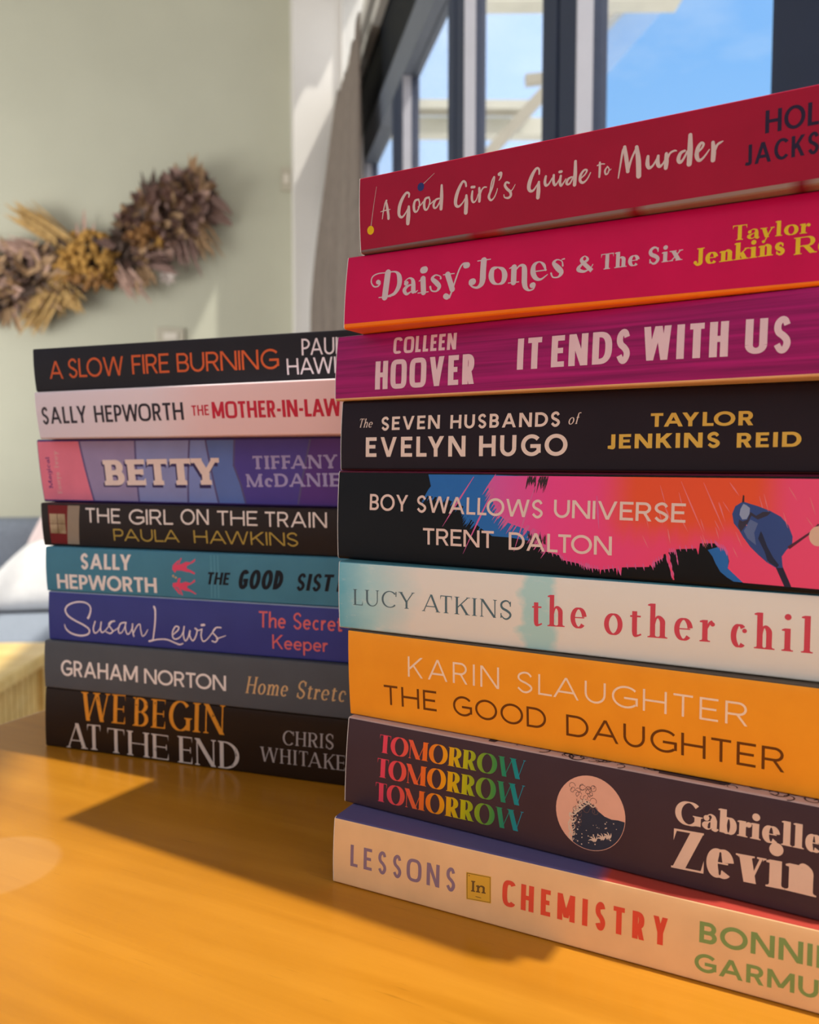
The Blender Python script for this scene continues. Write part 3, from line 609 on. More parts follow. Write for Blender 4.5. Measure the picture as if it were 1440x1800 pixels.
# ---------------------------------------------------------------- lettering styles (thicknesses as shares of the cap height)
FONTS = dict(
 futm=dict(W=.165, H=.15, sp=.12), futl=dict(W=.125, H=.115, sp=.09, splay=0), futg=dict(W=.13, H=.12, sp=.16), futd=dict(W=.16, H=.145, sp=.13),
 futr=dict(W=.125, H=.115, sp=.09, xh=.62, TD=.12, Td=.12), futn=dict(W=.165, H=.15, sp=.10), futb=dict(W=.21, H=.18, sp=.24, Td=.2, TD=.2), futb2=dict(W=.21, H=.185, sp=.17, Td=.2, TD=.2), futx=dict(W=.225, H=.18, sp=.11, Td=.21, TD=.21),
 heavy=dict(W=.29, H=.2, sp=.26, Td=.27, TD=.27), bebas=dict(W=.215, H=.17, sq=4.5, sp=.15, Td=.2, TD=.2), goth=dict(W=.185, H=.15, sq=2.8, sp=.13, Td=.17, TD=.17), gothb=dict(W=.215, H=.17, sq=4, sp=.10, Td=.2, TD=.2),
 lesson=dict(W=.165, H=.14, sq=3.0, sp=.32, Td=.15, TD=.15), lesson2=dict(W=.20, H=.17, sq=3.0, sp=.28, Td=.18, TD=.18),
 thin=dict(W=.10, H=.095, sp=.28), thin2=dict(W=.115, H=.11, sp=.22), brush=dict(W=.23, H=.17, sp=.1, slant=.22, Td=.15, TD=.2),
 garam=dict(W=.135, H=.05, s=.085, sh=.03, br=.5, TD=.13, Td=.06, sp=.2), garam2=dict(W=.145, H=.05, s=.07, sh=.035, br=.6, TD=.12, Td=.05, sp=.22, xh=.62, pw=1.3, dot=.93),
 times=dict(W=.155, H=.04, s=.075, sh=.035, br=.6, TD=.16, Td=.05, sp=.14, pw=1.2), times2=dict(W=.14, H=.045, s=.075, sh=.04, br=.6, TD=.14, Td=.06, sp=.16, pw=1.2),
 fat=dict(W=.285, H=.03, s=.06, sh=.03, br=.35, TD=.25, Td=.035, sp=.07, pw=1.3), ogg=dict(W=.27, H=.05, s=.075, sh=.04, br=.7, TD=.28, Td=.06, sp=.06, xh=.66, pw=1.3, dot=.92),
 didot=dict(W=.24, H=.055, s=.09, sh=.05, br=.5, TD=.24, Td=.07, sp=.12, xh=.64, pw=1.3, dot=.9), ital=dict(W=.11, H=.05, s=.04, sh=.04, TD=.11, Td=.05, sp=.14, slant=.25, xh=.6),
 italg=dict(W=.12, H=.06, s=.05, sh=.045, TD=.12, Td=.06, sp=.13, slant=.2, xh=.62), cooper=dict(W=.33, H=.19, s=.08, sh=.17, br=.5, TD=.33, Td=.2, sp=.12), cooper2=dict(W=.26, H=.15, s=.08, sh=.13, br=.5, TD=.23, Td=.15, sp=.16),
 slab=dict(W=.2, H=.1, s=.1, sh=.1, sp=.15, xh=.66))
for _f in FONTS.values():
    _f.setdefault('TD', _f['W']*.95); _f.setdefault('Td', _f['W']*.95)
# spine geometry: key, (x, y, yaw, lean, face height, gap), z of face bottom, z of face top (metres)
FIT = {
 'lessons': ((-0.02791, 0.2971, 0.47086, -0.00119, 0.02281, 0.00163), 0.00081, 0.02362),
 'tomorrow': ((-0.02371, 0.313, 0.52549, -0.0029, 0.0312, 0.00165), 0.02526, 0.05646),
 'karin': ((-0.02382, 0.3151, 0.51867, 0.00143, 0.03235, 0.00163), 0.0581, 0.09045),
 'lucy': ((-0.02755, 0.31793, 0.49686, 0.00021, 0.0246, 0.0018), 0.09217, 0.11677),
 'boy': ((-0.02814, 0.32688, 0.54269, -0.00102, 0.03251, 0.0026), 0.11897, 0.15148),
 'seven': ((-0.02688, 0.33005, 0.52799, -0.00139, 0.02538, 0.00234), 0.15395, 0.17933),
 'itends': ((-0.0286, 0.33032, 0.58534, -0.00196, 0.024, 0.00161), 0.1813, 0.2053),
 'daisy': ((-0.02326, 0.31493, 0.50553, -0.00317, 0.02575, 0.0017), 0.20696, 0.23271),
 'good_girl': ((-0.01846, 0.30963, 0.5256, 0.0005, 0.02589, 0.00154), 0.23433, 0.26021),
 'begin': ((-0.19985, 0.44314, 0.32261, -0.00106, 0.03099, 0.00156), 0.00078, 0.03177),
 'graham': ((-0.19962, 0.44311, 0.31886, -0.00058, 0.02462, 0.00158), 0.03334, 0.05796),
 'susan': ((-0.19738, 0.44464, 0.30942, -0.00038, 0.02521, 0.00161), 0.05955, 0.08476),
 'sister': ((-0.19854, 0.44491, 0.30201, 0.00038, 0.02268, 0.0017), 0.08642, 0.1091),
 'girl': ((-0.20234, 0.44905, 0.315, 0.00168, 0.0218, 0.00195), 0.11092, 0.13273),
 'betty': ((-0.20605, 0.4546, 0.33761, 0.00419, 0.03212, 0.00256), 0.13498, 0.1671),
 'mother': ((-0.20086, 0.44189, 0.41768, 0.00297, 0.02277, 0.00228), 0.16952, 0.19229),
 'slow': ((-0.20021, 0.44003, 0.36562, 0.00158, 0.02106, 0.00154), 0.19419, 0.21526),
}
# printed words: book, part, font, text, u0, v0, u1, v1, cap height (mm on the spine), rest of the word
WORDS = [
 ('good_girl', 'author', 'futm', 'HOL', 138.67, 15.48, 152.43, 15.32, 6.34, 'LY'),
 ('good_girl', 'author', 'futm', 'JACKS', 133.26, 7.41, 152.64, 7.7, 5.72, 'ON'),
 ('daisy', 'title', 'didot', '&', 89.63, 10.31, 95.31, 10.43, 5.4, ''),
 ('daisy', 'title', 'didot', 'The', 97.57, 10.5, 109.83, 10.68, 5.03, ''),
 ('daisy', 'title', 'didot', 'Six', 112.38, 10.6, 122.43, 10.75, 5.01, ''),
 ('daisy', 'author', 'didot', 'Taylor', 136.89, 14.79, 157.28, 14.33, 4.48, ''),
 ('daisy', 'author', 'didot', 'Jenkins', 126.02, 8.61, 151.27, 9.16, 5.06, ''),
 ('daisy', 'author', 'didot', 'R', 153.72, 8.48, 159.17, 8.57, 4.9, 'eid'),
 ('itends', 'author', 'bebas', 'COLLEEN', 27.56, 15.91, 55.19, 15.54, 6.04, ''),
 ('itends', 'author', 'bebas', 'HOOVER', 19.69, 2.74, 63.26, 2.74, 10.73, ''),
 ('itends', 'title', 'bebas', 'IT', 79.89, 6.68, 88.91, 6.6, 10.67, ''),
 ('itends', 'title', 'bebas', 'ENDS', 92.5, 6.72, 119.6, 6.65, 10.5, ''),
 ('itends', 'title', 'bebas', 'WITH', 123.63, 6.82, 149.21, 6.43, 10.6, ''),
 ('itends', 'title', 'bebas', 'US', 153.97, 6.9, 166.48, 6.59, 10.1, ''),
 ('seven', 'title', 'ital', 'The', 8.34, 15.79, 15.52, 15.78, 3.47, ''),
 ('seven', 'title', 'futb', 'SEVEN', 19.01, 14.53, 44.75, 14.7, 5.12, ''),
 ('seven', 'title', 'futb', 'HUSBANDS', 49.18, 14.61, 91.67, 14.61, 5.01, ''),
 ('seven', 'title', 'ital', 'of', 94.45, 15.14, 99.01, 15.38, 3.81, ''),
 ('seven', 'title', 'futb', 'EVELYN', 12.08, 4.26, 55.67, 4.3, 7.6, ''),
 ('seven', 'title', 'futb', 'HUGO', 61.16, 4.41, 94.55, 4.57, 7.38, ''),
 ('seven', 'author', 'heavy', 'TAYLOR', 122.45, 13.76, 153.51, 13.65, 4.4, ''),
 ('seven', 'author', 'heavy', 'JENKINS', 108.07, 6.8, 144.15, 6.97, 4.72, ''),
 ('seven', 'author', 'heavy', 'REID', 148.94, 6.83, 167.01, 7.0, 4.5, ''),
 ('boy', 'title', 'futd', 'BOY', 15.44, 18.64, 32.76, 18.54, 6.23, ''),
 ('boy', 'title', 'futd', 'SWALLOWS', 36.64, 18.54, 87.07, 18.08, 6.15, ''),
 ('boy', 'title', 'futd', 'UNIVERSE', 91.01, 18.46, 134.66, 18.32, 6.05, ''),
 ('boy', 'author', 'futd', 'TRENT', 39.54, 6.53, 68.66, 6.62, 6.14, ''),
 ('boy', 'author', 'futd', 'DALTON', 74.46, 6.46, 111.39, 6.64, 6.25, ''),
 ('lucy', 'author', 'garam', 'LUCY', 6.93, 8.85, 33.51, 9.45, 6.17, ''),
 ('lucy', 'author', 'garam', 'ATKINS', 37.08, 9.12, 72.18, 9.23, 6.39, ''),
 ('lucy', 'title', 'garam2', 'the', 79.69, 7.91, 98.81, 8.73, 10.79, ''),
 ('lucy', 'title', 'garam2', 'other', 104.67, 7.48, 138.76, 8.29, 11.02, ''),
 ('lucy', 'title', 'garam2', 'chil', 143.74, 7.65, 166.51, 7.91, 11.06, 'd'),
 ('karin', 'author', 'thin', 'KARIN', 26.71, 18.03, 63.68, 18.44, 7.74, ''),
 ('karin', 'author', 'thin', 'SLAUGHTER', 70.47, 18.67, 145.13, 18.37, 7.16, ''),
 ('karin', 'title', 'thin2', 'THE', 15.92, 5.78, 38.55, 6.37, 7.65, ''),
 ('karin', 'title', 'thin2', 'GOOD', 44.99, 6.36, 80.98, 6.64, 7.25, ''),
 ('karin', 'title', 'thin2', 'DAUGHTER', 88.12, 5.82, 155.56, 5.87, 7.4, ''),
 ('tomorrow', 'title', 'fat', 'TOMORROW', 14.93, 21.18, 73.77, 21.97, 6.62, ''),
 ('tomorrow', 'title', 'fat', 'TOMORROW', 14.52, 11.92, 73.93, 13.11, 7.03, ''),
 ('tomorrow', 'title', 'fat', 'TOMORROW', 14.11, 2.78, 73.85, 4.21, 7.0, ''),
 ('tomorrow', 'author', 'ogg', 'Gabriell', 123.74, 18.75, 160.52, 18.98, 6.98, 'e'),
 ('tomorrow', 'author', 'ogg', 'Zevi', 123.57, 4.64, 155.77, 6.08, 12.25, 'n'),
 ('lessons', 'title', 'lesson', 'LESSONS', 7.54, 7.23, 49.65, 7.65, 7.89, ''),
 ('lessons', 'title_red', 'lesson2', 'CHEMISTRY', 66.53, 7.4, 120.43, 7.8, 8.59, ''),
 ('lessons', 'author', 'futb2', 'BONNI', 129.52, 11.72, 159.94, 12.89, 6.26, 'E'),
 ('lessons', 'author', 'futb2', 'GARM', 128.0, 2.74, 155.61, 3.82, 5.55, 'US'),
 ('lessons', 'emblem_text', 'slab', 'In', 55.5, 9.29, 60.66, 9.71, 3.69, ''),
 ('slow', 'title', 'futl', 'A', 10.45, 5.65, 19.56, 5.46, 9.13, ''),
 ('slow', 'title', 'futl', 'SLOW', 23.25, 5.82, 58.97, 5.75, 9.5, ''),
 ('slow', 'title', 'futl', 'FIRE', 64.18, 6.03, 86.73, 6.01, 9.49, ''),
 ('slow', 'title', 'futl', 'BURNING', 91.39, 6.07, 148.78, 5.55, 9.14, ''),
 ('slow', 'author', 'futl', 'PAU', 160.96, 11.12, 177.76, 11.01, 7.49, 'LA'),
 ('slow', 'author', 'futl', 'HAW', 152.79, 2.56, 176.67, 2.44, 7.38, 'KINS'),
 ('mother', 'author', 'goth', 'SALLY', 3.65, 6.69, 35.55, 6.86, 8.81, ''),
 ('mother', 'author', 'goth', 'HEPWORTH', 40.77, 6.89, 98.25, 7.1, 8.56, ''),
 ('mother', 'title', 'goth', 'THE', 103.38, 8.94, 113.6, 9.06, 4.97, ''),
 ('mother', 'title', 'gothb', 'MOTHER-IN-LAW', 115.51, 7.44, 185.91, 7.06, 7.85, ''),
 ('betty', 'title', 'cooper', 'BETTY', 43.5, 8.33, 115.0, 9.43, 13.66, ''),
 ('betty', 'author', 'cooper2', 'TIFFANY', 134.86, 17.39, 181.08, 18.02, 6.63, ''),
 ('betty', 'author', 'cooper2', 'McDANIE', 130.38, 8.38, 181.76, 9.18, 6.59, 'L'),
 ('girl', 'title', 'futg', 'THE', 29.44, 12.53, 51.45, 12.42, 7.88, ''),
 ('girl', 'title', 'futg', 'GIRL', 56.49, 12.16, 83.89, 12.58, 7.88, ''),
 ('girl', 'title', 'futg', 'ON', 88.6, 12.82, 105.14, 13.1, 7.91, ''),
 ('girl', 'title', 'futg', 'THE', 110.09, 12.98, 132.91, 13.19, 7.42, ''),
 ('girl', 'title', 'futg', 'TRAIN', 137.13, 12.94, 170.68, 13.21, 7.51, ''),
 ('girl', 'author', 'futg', 'PAULA', 46.44, 3.09, 87.08, 3.47, 6.41, ''),
 ('girl', 'author', 'futg', 'HAWKINS', 95.7, 3.37, 154.9, 3.59, 6.68, ''),
 ('sister', 'author', 'futx', 'SALLY', 22.72, 12.12, 54.58, 12.63, 8.28, ''),
 ('sister', 'author', 'futx', 'HEPWORTH', 6.92, 0.8, 69.81, 1.25, 7.98, ''),
 ('sister', 'title', 'brush', 'THE', 99.35, 7.22, 113.38, 7.38, 6.38, ''),
 ('sister', 'title', 'brush', 'GOOD', 116.7, 5.71, 143.68, 6.51, 9.67, ''),
 ('sister', 'title', 'brush', 'SIST', 149.08, 6.53, 170.01, 6.83, 8.39, 'ER'),
 ('susan', 'title', 'futr', 'The', 128.34, 14.01, 143.25, 14.35, 8.15, ''),
 ('susan', 'title', 'futr', 'Secre', 147.24, 14.49, 169.87, 14.75, 7.81, 't'),
 ('susan', 'title', 'futr', 'Keeper', 135.79, 3.76, 165.87, 4.14, 7.17, ''),
 ('graham', 'author', 'futn', 'GRAHAM', 10.63, 6.88, 60.34, 7.23, 8.56, ''),
 ('graham', 'author', 'futn', 'NORTON', 64.3, 7.07, 113.0, 7.27, 7.79, ''),
 ('graham', 'title', 'italg', 'Home', 124.06, 7.29, 148.75, 7.63, 8.54, ''),
 ('graham', 'title', 'italg', 'Stretc', 151.97, 7.45, 179.57, 7.8, 8.46, 'h'),
 ('begin', 'title_orange', 'times', 'WE', 24.11, 16.02, 52.23, 16.71, 15.28, ''),
 ('begin', 'title_orange', 'times', 'BEGIN', 57.6, 16.51, 112.09, 17.29, 14.91, ''),
 ('begin', 'title', 'times', 'AT', 14.65, 0.09, 36.46, 0.74, 13.68, ''),
 ('begin', 'title', 'times', 'THE', 41.05, 0.49, 78.99, 0.32, 13.12, ''),
 ('begin', 'title', 'times', 'END', 85.02, 0.04, 120.75, 0.15, 13.92, ''),
 ('begin', 'author', 'times2', 'CHRIS', 144.82, 16.07, 172.46, 16.93, 6.96, ''),
 ('begin', 'author', 'times2', 'WHITAKE', 132.78, 6.38, 178.26, 6.99, 7.35, 'R'),
]
# brush and script lettering: book, part, stroke of (u, v, width) in mm
HAND = [
 ('good_girl', 'title', [(10.03,10.23,0.29),(10.64,13.31,0.51),(11.43,15.92,0.51),(12.01,16.53,0.51)]),
 ('good_girl', 'title', [(11.74,16.49,0.51),(12.15,14.18,1.01),(12.59,11.57,1.02),(12.66,10.04,1.02)]),
 ('good_girl', 'title', [(9.31,12.85,0.22),(11.17,13.05,0.4),(13.44,13.12,0.25)]),
 ('good_girl', 'title', [(21.27,16.31,0.64),(21.36,17.37,0.78),(20.31,17.89,0.86),(18.93,16.57,1.15),(17.7,14.42,1.36),(17.16,12.27,1.3),(17.22,10.46,1.08),(18.33,9.65,0.79),(19.71,10.71,0.57),(21.1,12.66,0.43)]),
 ('good_girl', 'title', [(21.23,12.89,0.93),(21.08,10.69,1.5),(20.89,8.92,1.65),(20.7,7.23,1.43)]),
 ('good_girl', 'title', [(25.25,14.77,0.64),(23.86,14.55,0.85),(23.3,12.86,1.0),(23.53,11.11,0.93),(24.37,10.7,0.64),(25.31,11.85,0.57),(25.62,13.57,0.57),(25.13,14.86,0.57)]),
 ('good_girl', 'title', [(25.1,12.23,0.43),(26.15,12.78,0.43),(27.08,13.71,0.42)]),
 ('good_girl', 'title', [(29.49,14.82,0.63),(28.08,14.61,0.85),(27.49,12.94,0.99),(27.72,11.2,0.92),(28.54,10.8,0.64),(29.38,11.94,0.56),(29.81,13.64,0.56),(29.33,14.91,0.56)]),
 ('good_girl', 'title', [(29.38,12.29,0.42),(30.3,12.68,0.42),(31.37,13.4,0.42)]),
 ('good_girl', 'title', [(33.5,13.84,0.56),(32.15,13.56,0.77),(31.32,12.18,0.91),(31.51,10.99,0.77),(32.41,10.96,0.63),(33.57,12.36,0.56),(34.23,14.01,0.56)]),
 ('good_girl', 'title', [(34.5,18.15,0.84),(34.47,14.32,1.33),(34.2,10.23,1.19)]),
 ('good_girl', 'title', [(43.97,16.33,0.69),(43.74,17.5,0.75),(42.8,18.1,0.82),(41.53,16.49,1.1),(40.41,14.08,1.31),(39.88,11.74,1.25),(40.19,10.38,1.04),(41.26,10.01,0.76),(42.77,11.13,0.48),(44.03,12.99,0.41)]),
 ('good_girl', 'title', [(44.07,13.16,0.89),(44.02,10.76,1.44),(43.77,7.56,1.45)]),
 ('good_girl', 'title', [(46.38,14.23,0.68),(46.14,12.49,0.89),(46.29,11.1,0.82),(46.91,10.49,0.62),(47.84,11.2,0.41),(48.55,12.97,0.34)]),
 ('good_girl', 'title', [(46.08,15.65,0.89),(47.08,15.55,0.89)]),
 ('good_girl', 'title', [(48.94,14.85,0.82),(49.08,12.71,1.02),(48.96,10.52,0.95)]),
 ('good_girl', 'title', [(49.08,12.37,0.68),(49.86,14.12,0.54),(50.74,14.83,0.54),(51.62,14.75,0.41)]),
 ('good_girl', 'title', [(52.91,13.06,0.47),(53.6,16.22,0.54),(54.43,17.73,0.47),(54.5,16.84,0.54),(53.82,14.33,0.67),(52.76,12.3,0.88),(52.53,11.16,0.88),(53.28,10.19,0.68),(54.42,10.86,0.47),(55.29,12.41,0.37),(55.67,13.63,0.27)]),
 ('good_girl', 'title', [(56.31,18.22,1.14),(56.76,18.34,1.34)]),
 ('good_girl', 'title', [(57.06,18.09,0.8),(56.83,17.02,0.6),(56.23,16.22,0.27)]),
 ('good_girl', 'title', [(59.88,14.75,0.6),(58.92,15.11,0.73),(58.4,14.26,0.87),(59.14,12.97,0.94),(60.25,11.89,0.93),(60.51,10.65,0.87),(59.66,9.98,0.74),(58.29,10.33,0.47),(58.03,11.24,0.34)]),
 ('good_girl', 'title', [(60.33,11.78,0.47),(61.25,12.63,0.33),(62.1,13.92,0.23)]),
 ('good_girl', 'title', [(70.51,15.86,0.57),(70.45,17.3,0.67),(69.57,17.83,0.76),(68.26,16.24,1.15),(67.22,13.87,1.35),(66.91,12.0,1.25),(67.49,10.94,0.96),(68.64,11.09,0.67),(70.26,13.13,0.43)]),
 ('good_girl', 'title', [(70.41,13.34,0.76),(70.27,10.74,1.34),(70.06,8.47,1.25)]),
 ('good_girl', 'title', [(72.79,14.71,0.76),(72.49,13.0,0.95),(72.85,11.85,0.86),(73.83,12.16,0.57),(74.95,13.78,0.43)]),
 ('good_girl', 'title', [(75.51,14.63,0.76),(75.42,12.75,0.9),(75.88,11.45,0.81),(76.69,11.98,0.47),(77.6,13.34,0.38)]),
 ('good_girl', 'title', [(77.9,13.99,0.75),(77.61,12.16,0.9),(77.97,10.92,0.76),(78.82,11.72,0.47),(79.62,12.76,0.38)]),
 ('good_girl', 'title', [(77.49,15.33,0.85),(78.1,15.32,0.85)]),
 ('good_girl', 'title', [(81.52,13.05,0.56),(80.43,12.63,0.75),(79.83,11.56,0.85),(80.24,10.93,0.66),(81.14,11.34,0.56),(82.12,13.14,0.47)]),
 ('good_girl', 'title', [(82.74,17.7,0.93),(82.71,13.88,1.21),(82.49,10.46,1.12)]),
 ('good_girl', 'title', [(84.51,12.09,0.47),(85.88,13.07,0.46),(86.56,14.25,0.56),(85.67,14.49,0.65),(84.55,13.2,0.84),(84.32,11.52,0.93),(85.21,10.67,0.74),(86.58,11.47,0.51),(87.74,13.35,0.32)]),
 ('good_girl', 'title', [(90.72,15.92,0.64),(90.69,13.45,0.78),(90.56,11.54,0.64)]),
 ('good_girl', 'title', [(89.9,15.14,0.37),(91.11,15.39,0.37),(92.16,15.25,0.37)]),
 ('good_girl', 'title', [(93.13,14.26,0.41),(92.37,13.16,0.6),(92.63,12.02,0.55),(93.34,12.26,0.41),(93.66,13.49,0.37),(93.13,14.31,0.37)]),
 ('good_girl', 'title', [(93.33,12.72,0.27),(94.28,13.29,0.27)]),
 ('good_girl', 'title', [(96.59,10.17,0.36),(97.2,13.92,0.54),(97.91,18.09,0.72),(98.55,19.1,0.81)]),
 ('good_girl', 'title', [(98.45,19.25,0.99),(99.05,15.63,1.27),(99.57,11.7,1.09)]),
 ('good_girl', 'title', [(99.47,11.72,1.0),(100.77,15.54,0.63),(102.17,18.29,0.72)]),
 ('good_girl', 'title', [(102.17,18.56,1.08),(102.77,14.52,1.53),(102.92,9.78,1.53)]),
 ('good_girl', 'title', [(105.68,15.07,0.89),(105.53,12.91,1.25),(106.09,11.61,0.98),(107.22,12.17,0.62),(108.32,13.89,0.44)]),
 ('good_girl', 'title', [(108.76,14.69,0.8),(108.6,12.82,1.24),(109.16,11.52,0.98),(110.14,12.1,0.53),(110.92,13.51,0.4)]),
 ('good_girl', 'title', [(111.16,14.88,0.97),(111.2,12.58,1.41),(111.05,10.75,1.15)]),
 ('good_girl', 'title', [(111.32,13.22,0.88),(112.23,14.81,0.62),(113.41,15.34,0.61),(114.16,15.21,0.35)]),
 ('good_girl', 'title', [(116.52,14.78,0.7),(115.31,14.26,0.96),(114.73,12.61,1.14),(115.22,11.65,0.96),(116.13,12.36,0.7),(117.31,14.46,0.61)]),
 ('good_girl', 'title', [(118.05,19.09,1.13),(118.08,14.84,1.57),(117.89,10.7,1.48)]),
 ('good_girl', 'title', [(119.57,13.18,0.52),(121.18,14.36,0.61),(121.92,15.64,0.69),(121.23,16.15,0.78),(120.32,14.86,1.13),(120.01,12.67,1.21),(120.72,11.24,0.95),(121.99,11.88,0.61),(123.56,13.83,0.34)]),
 ('good_girl', 'title', [(124.54,15.71,0.94),(124.76,13.19,1.37),(124.64,10.64,1.29)]),
 ('good_girl', 'title', [(124.76,12.76,0.95),(125.73,14.71,0.69),(126.56,15.24,0.64),(127.3,15.53,0.34)]),
 ('susan', 'author', [(25.92,12.64,1.24),(27.02,14.62,1.1),(27.64,17.39,0.82),(26.86,19.4,0.75),(23.86,20.89,0.75),(18.52,20.88,0.83),(13.11,19.0,0.9),(11.14,16.13,0.97),(13.0,13.12,0.97),(17.51,10.76,0.9),(23.23,8.56,0.89),(26.46,6.36,0.89),(25.6,3.9,0.89),(20.66,2.68,0.97),(14.89,3.55,0.9),(11.44,5.75,0.83),(10.49,8.26,0.42)]),
 ('susan', 'author', [(30.45,11.06,0.75),(29.17,7.22,0.75),(29.86,4.86,0.75),(31.74,5.46,0.55),(33.64,7.84,0.55),(34.34,10.95,0.75)]),
 ('susan', 'author', [(34.34,10.95,0.75),(33.79,7.17,0.75),(34.57,5.37,0.75),(36.35,6.17,0.55),(38.64,8.49,0.54),(41.09,11.36,0.54),(42.86,12.01,0.75)]),
 ('susan', 'author', [(42.86,12.01,0.75),(40.29,11.45,0.75),(39.15,9.75,0.75),(40.4,8.06,0.75),(41.5,6.5,0.75),(39.79,5.16,0.75),(37.16,5.95,0.55)]),
 ('susan', 'author', [(41.01,6.06,0.54),(43.43,7.43,0.54),(45.84,8.94,0.54)]),
 ('susan', 'author', [(49.21,11.65,0.74),(46.66,10.89,0.74),(45.19,8.09,0.75),(45.47,5.87,0.75),(47.23,6.19,0.54),(49.17,9.15,0.54),(50.0,11.7,0.74)]),
 ('susan', 'author', [(49.68,11.21,0.68),(49.63,7.83,0.68),(50.7,5.47,0.68),(52.53,6.66,0.54),(54.15,9.8,0.54)]),
 ('susan', 'author', [(54.09,11.14,0.74),(53.89,8.1,0.74),(54.62,4.64,0.74)]),
 ('susan', 'author', [(54.49,6.45,0.61),(56.9,10.3,0.61),(58.63,11.22,0.6),(59.06,8.43,0.6),(59.95,5.13,0.6),(61.67,6.05,0.54),(63.42,8.7,0.4)]),
 ('susan', 'author', [(67.28,20.94,1.2),(68.03,18.98,1.0),(67.95,12.99,0.93),(66.94,6.26,0.8),(66.14,3.4,0.8),(64.04,2.59,0.8)]),
 ('susan', 'author', [(64.04,2.59,0.94),(69.23,3.87,0.73),(74.59,4.23,0.73),(79.15,2.95,0.73),(82.32,2.11,0.86),(84.44,2.78,0.53)]),
 ('susan', 'author', [(78.58,7.02,0.53),(81.64,9.53,0.73),(82.11,11.21,0.73),(80.15,11.35,0.73),(78.45,8.46,0.73),(78.57,5.56,0.73),(80.53,4.83,0.73),(83.34,6.53,0.53),(84.96,9.41,0.53)]),
 ('susan', 'author', [(85.43,11.74,0.72),(84.86,7.43,0.73),(85.8,4.33,0.73),(87.62,6.16,0.72),(88.86,9.99,0.72),(88.68,7.02,0.72),(90.3,4.63,0.72),(92.11,6.92,0.72),(93.04,10.25,0.72),(91.86,11.29,0.59)]),
 ('susan', 'author', [(91.85,11.03,0.59),(93.85,10.3,0.59),(95.86,11.08,0.59)]),
 ('susan', 'author', [(95.86,11.08,0.72),(95.31,7.45,0.72),(96.4,4.78,0.72),(98.62,5.84,0.52),(101.0,8.48,0.52),(103.96,12.05,0.52)]),
 ('susan', 'author', [(95.73,13.1,1.18),(97.21,13.32,1.17)]),
 ('susan', 'author', [(106.88,12.49,0.71),(104.18,12.32,0.71),(102.19,9.99,0.72),(103.49,8.32,0.72),(104.94,6.66,0.72),(103.61,4.88,0.72),(101.71,5.27,0.72)]),
 ('susan', 'author', [(104.14,6.6,0.52),(106.7,7.42,0.52),(109.61,8.59,0.32)]),
 ('daisy', 'title', [(14.3,15.43,1.69),(14.7,15.27,1.57)]),
 ('daisy', 'title', [(15.25,14.77,0.67),(14.42,13.85,0.56),(12.73,13.92,0.56),(11.43,15.62,0.51),(11.81,17.65,0.51),(14.08,18.58,0.45),(17.43,18.54,0.34)]),
 ('daisy', 'title', [(18.33,18.44,2.46),(18.01,13.93,2.46),(17.62,9.53,2.45)]),
 ('daisy', 'title', [(18.06,18.58,0.39),(21.57,18.41,0.67),(23.28,16.4,1.88),(23.38,13.09,1.88),(21.5,10.37,1.22),(18.05,9.66,0.39)]),
 ('daisy', 'title', [(15.11,9.61,0.39),(20.1,9.51,0.39)]),
 ('daisy', 'title', [(26.22,13.62,1.54),(26.58,13.8,1.43)]),
 ('daisy', 'title', [(25.67,14.34,0.44),(27.09,15.39,0.44),(28.47,15.13,0.88),(29.24,13.74,1.64),(29.46,10.56,1.86)]),
 ('daisy', 'title', [(29.55,11.1,1.09),(30.23,10.05,0.66),(31.24,10.6,0.33)]),
 ('daisy', 'title', [(29.11,13.05,0.33),(26.98,12.56,0.99),(25.76,11.21,1.54),(26.86,9.73,0.99),(28.96,10.72,0.33)]),
 ('daisy', 'title', [(33.16,14.63,2.07),(33.67,9.71,2.07)]),
 ('daisy', 'title', [(31.43,9.61,0.38),(35.55,9.68,0.38)]),
 ('daisy', 'title', [(31.62,13.92,0.33),(33.4,14.71,0.87)]),
 ('daisy', 'title', [(33.01,17.78,2.51),(33.62,17.82,2.51)]),
 ('daisy', 'title', [(40.29,13.97,0.75),(40.0,14.75,0.43),(38.18,15.38,0.54),(36.93,14.22,1.3),(38.72,12.53,1.83),(39.89,11.01,1.51),(38.91,9.62,0.65),(36.98,9.92,0.54),(36.28,11.39,0.76)]),
 ('daisy', 'title', [(42.94,15.07,2.04),(44.06,12.29,2.03),(45.05,9.64,2.03)]),
 ('daisy', 'title', [(41.28,15.14,0.38),(45.51,15.15,0.37)]),
 ('daisy', 'title', [(50.18,18.22,0.74),(48.57,18.14,0.64),(47.41,16.42,0.59),(46.18,12.85,0.59),(44.97,9.01,0.59),(44.05,6.87,0.75)]),
 ('daisy', 'title', [(49.83,17.47,2.12),(50.34,17.51,2.12)]),
 ('daisy', 'title', [(42.61,7.44,2.03),(43.09,7.18,2.03)]),
 ('daisy', 'title', [(56.53,18.46,2.2),(56.51,15.13,2.2),(56.58,12.11,2.2)]),
 ('daisy', 'title', [(56.56,12.42,2.2),(56.23,10.48,1.88),(54.72,9.28,0.94),(52.88,9.68,0.63),(51.56,10.86,0.53)]),
 ('daisy', 'title', [(52.44,11.4,2.32),(52.89,11.46,2.32)]),
 ('daisy', 'title', [(54.27,18.52,0.37),(58.99,18.59,0.37)]),
 ('daisy', 'title', [(61.94,15.45,0.47),(60.09,14.94,1.56),(59.68,12.6,1.98),(60.58,10.44,1.35),(62.4,9.63,0.47),(64.12,10.27,1.55),(64.64,12.47,1.96),(63.76,14.52,1.35),(61.94,15.45,0.47)]),
 ('daisy', 'title', [(67.88,14.77,1.95),(67.96,9.66,1.95)]),
 ('daisy', 'title', [(66.12,9.6,0.36),(69.79,9.62,0.36)]),
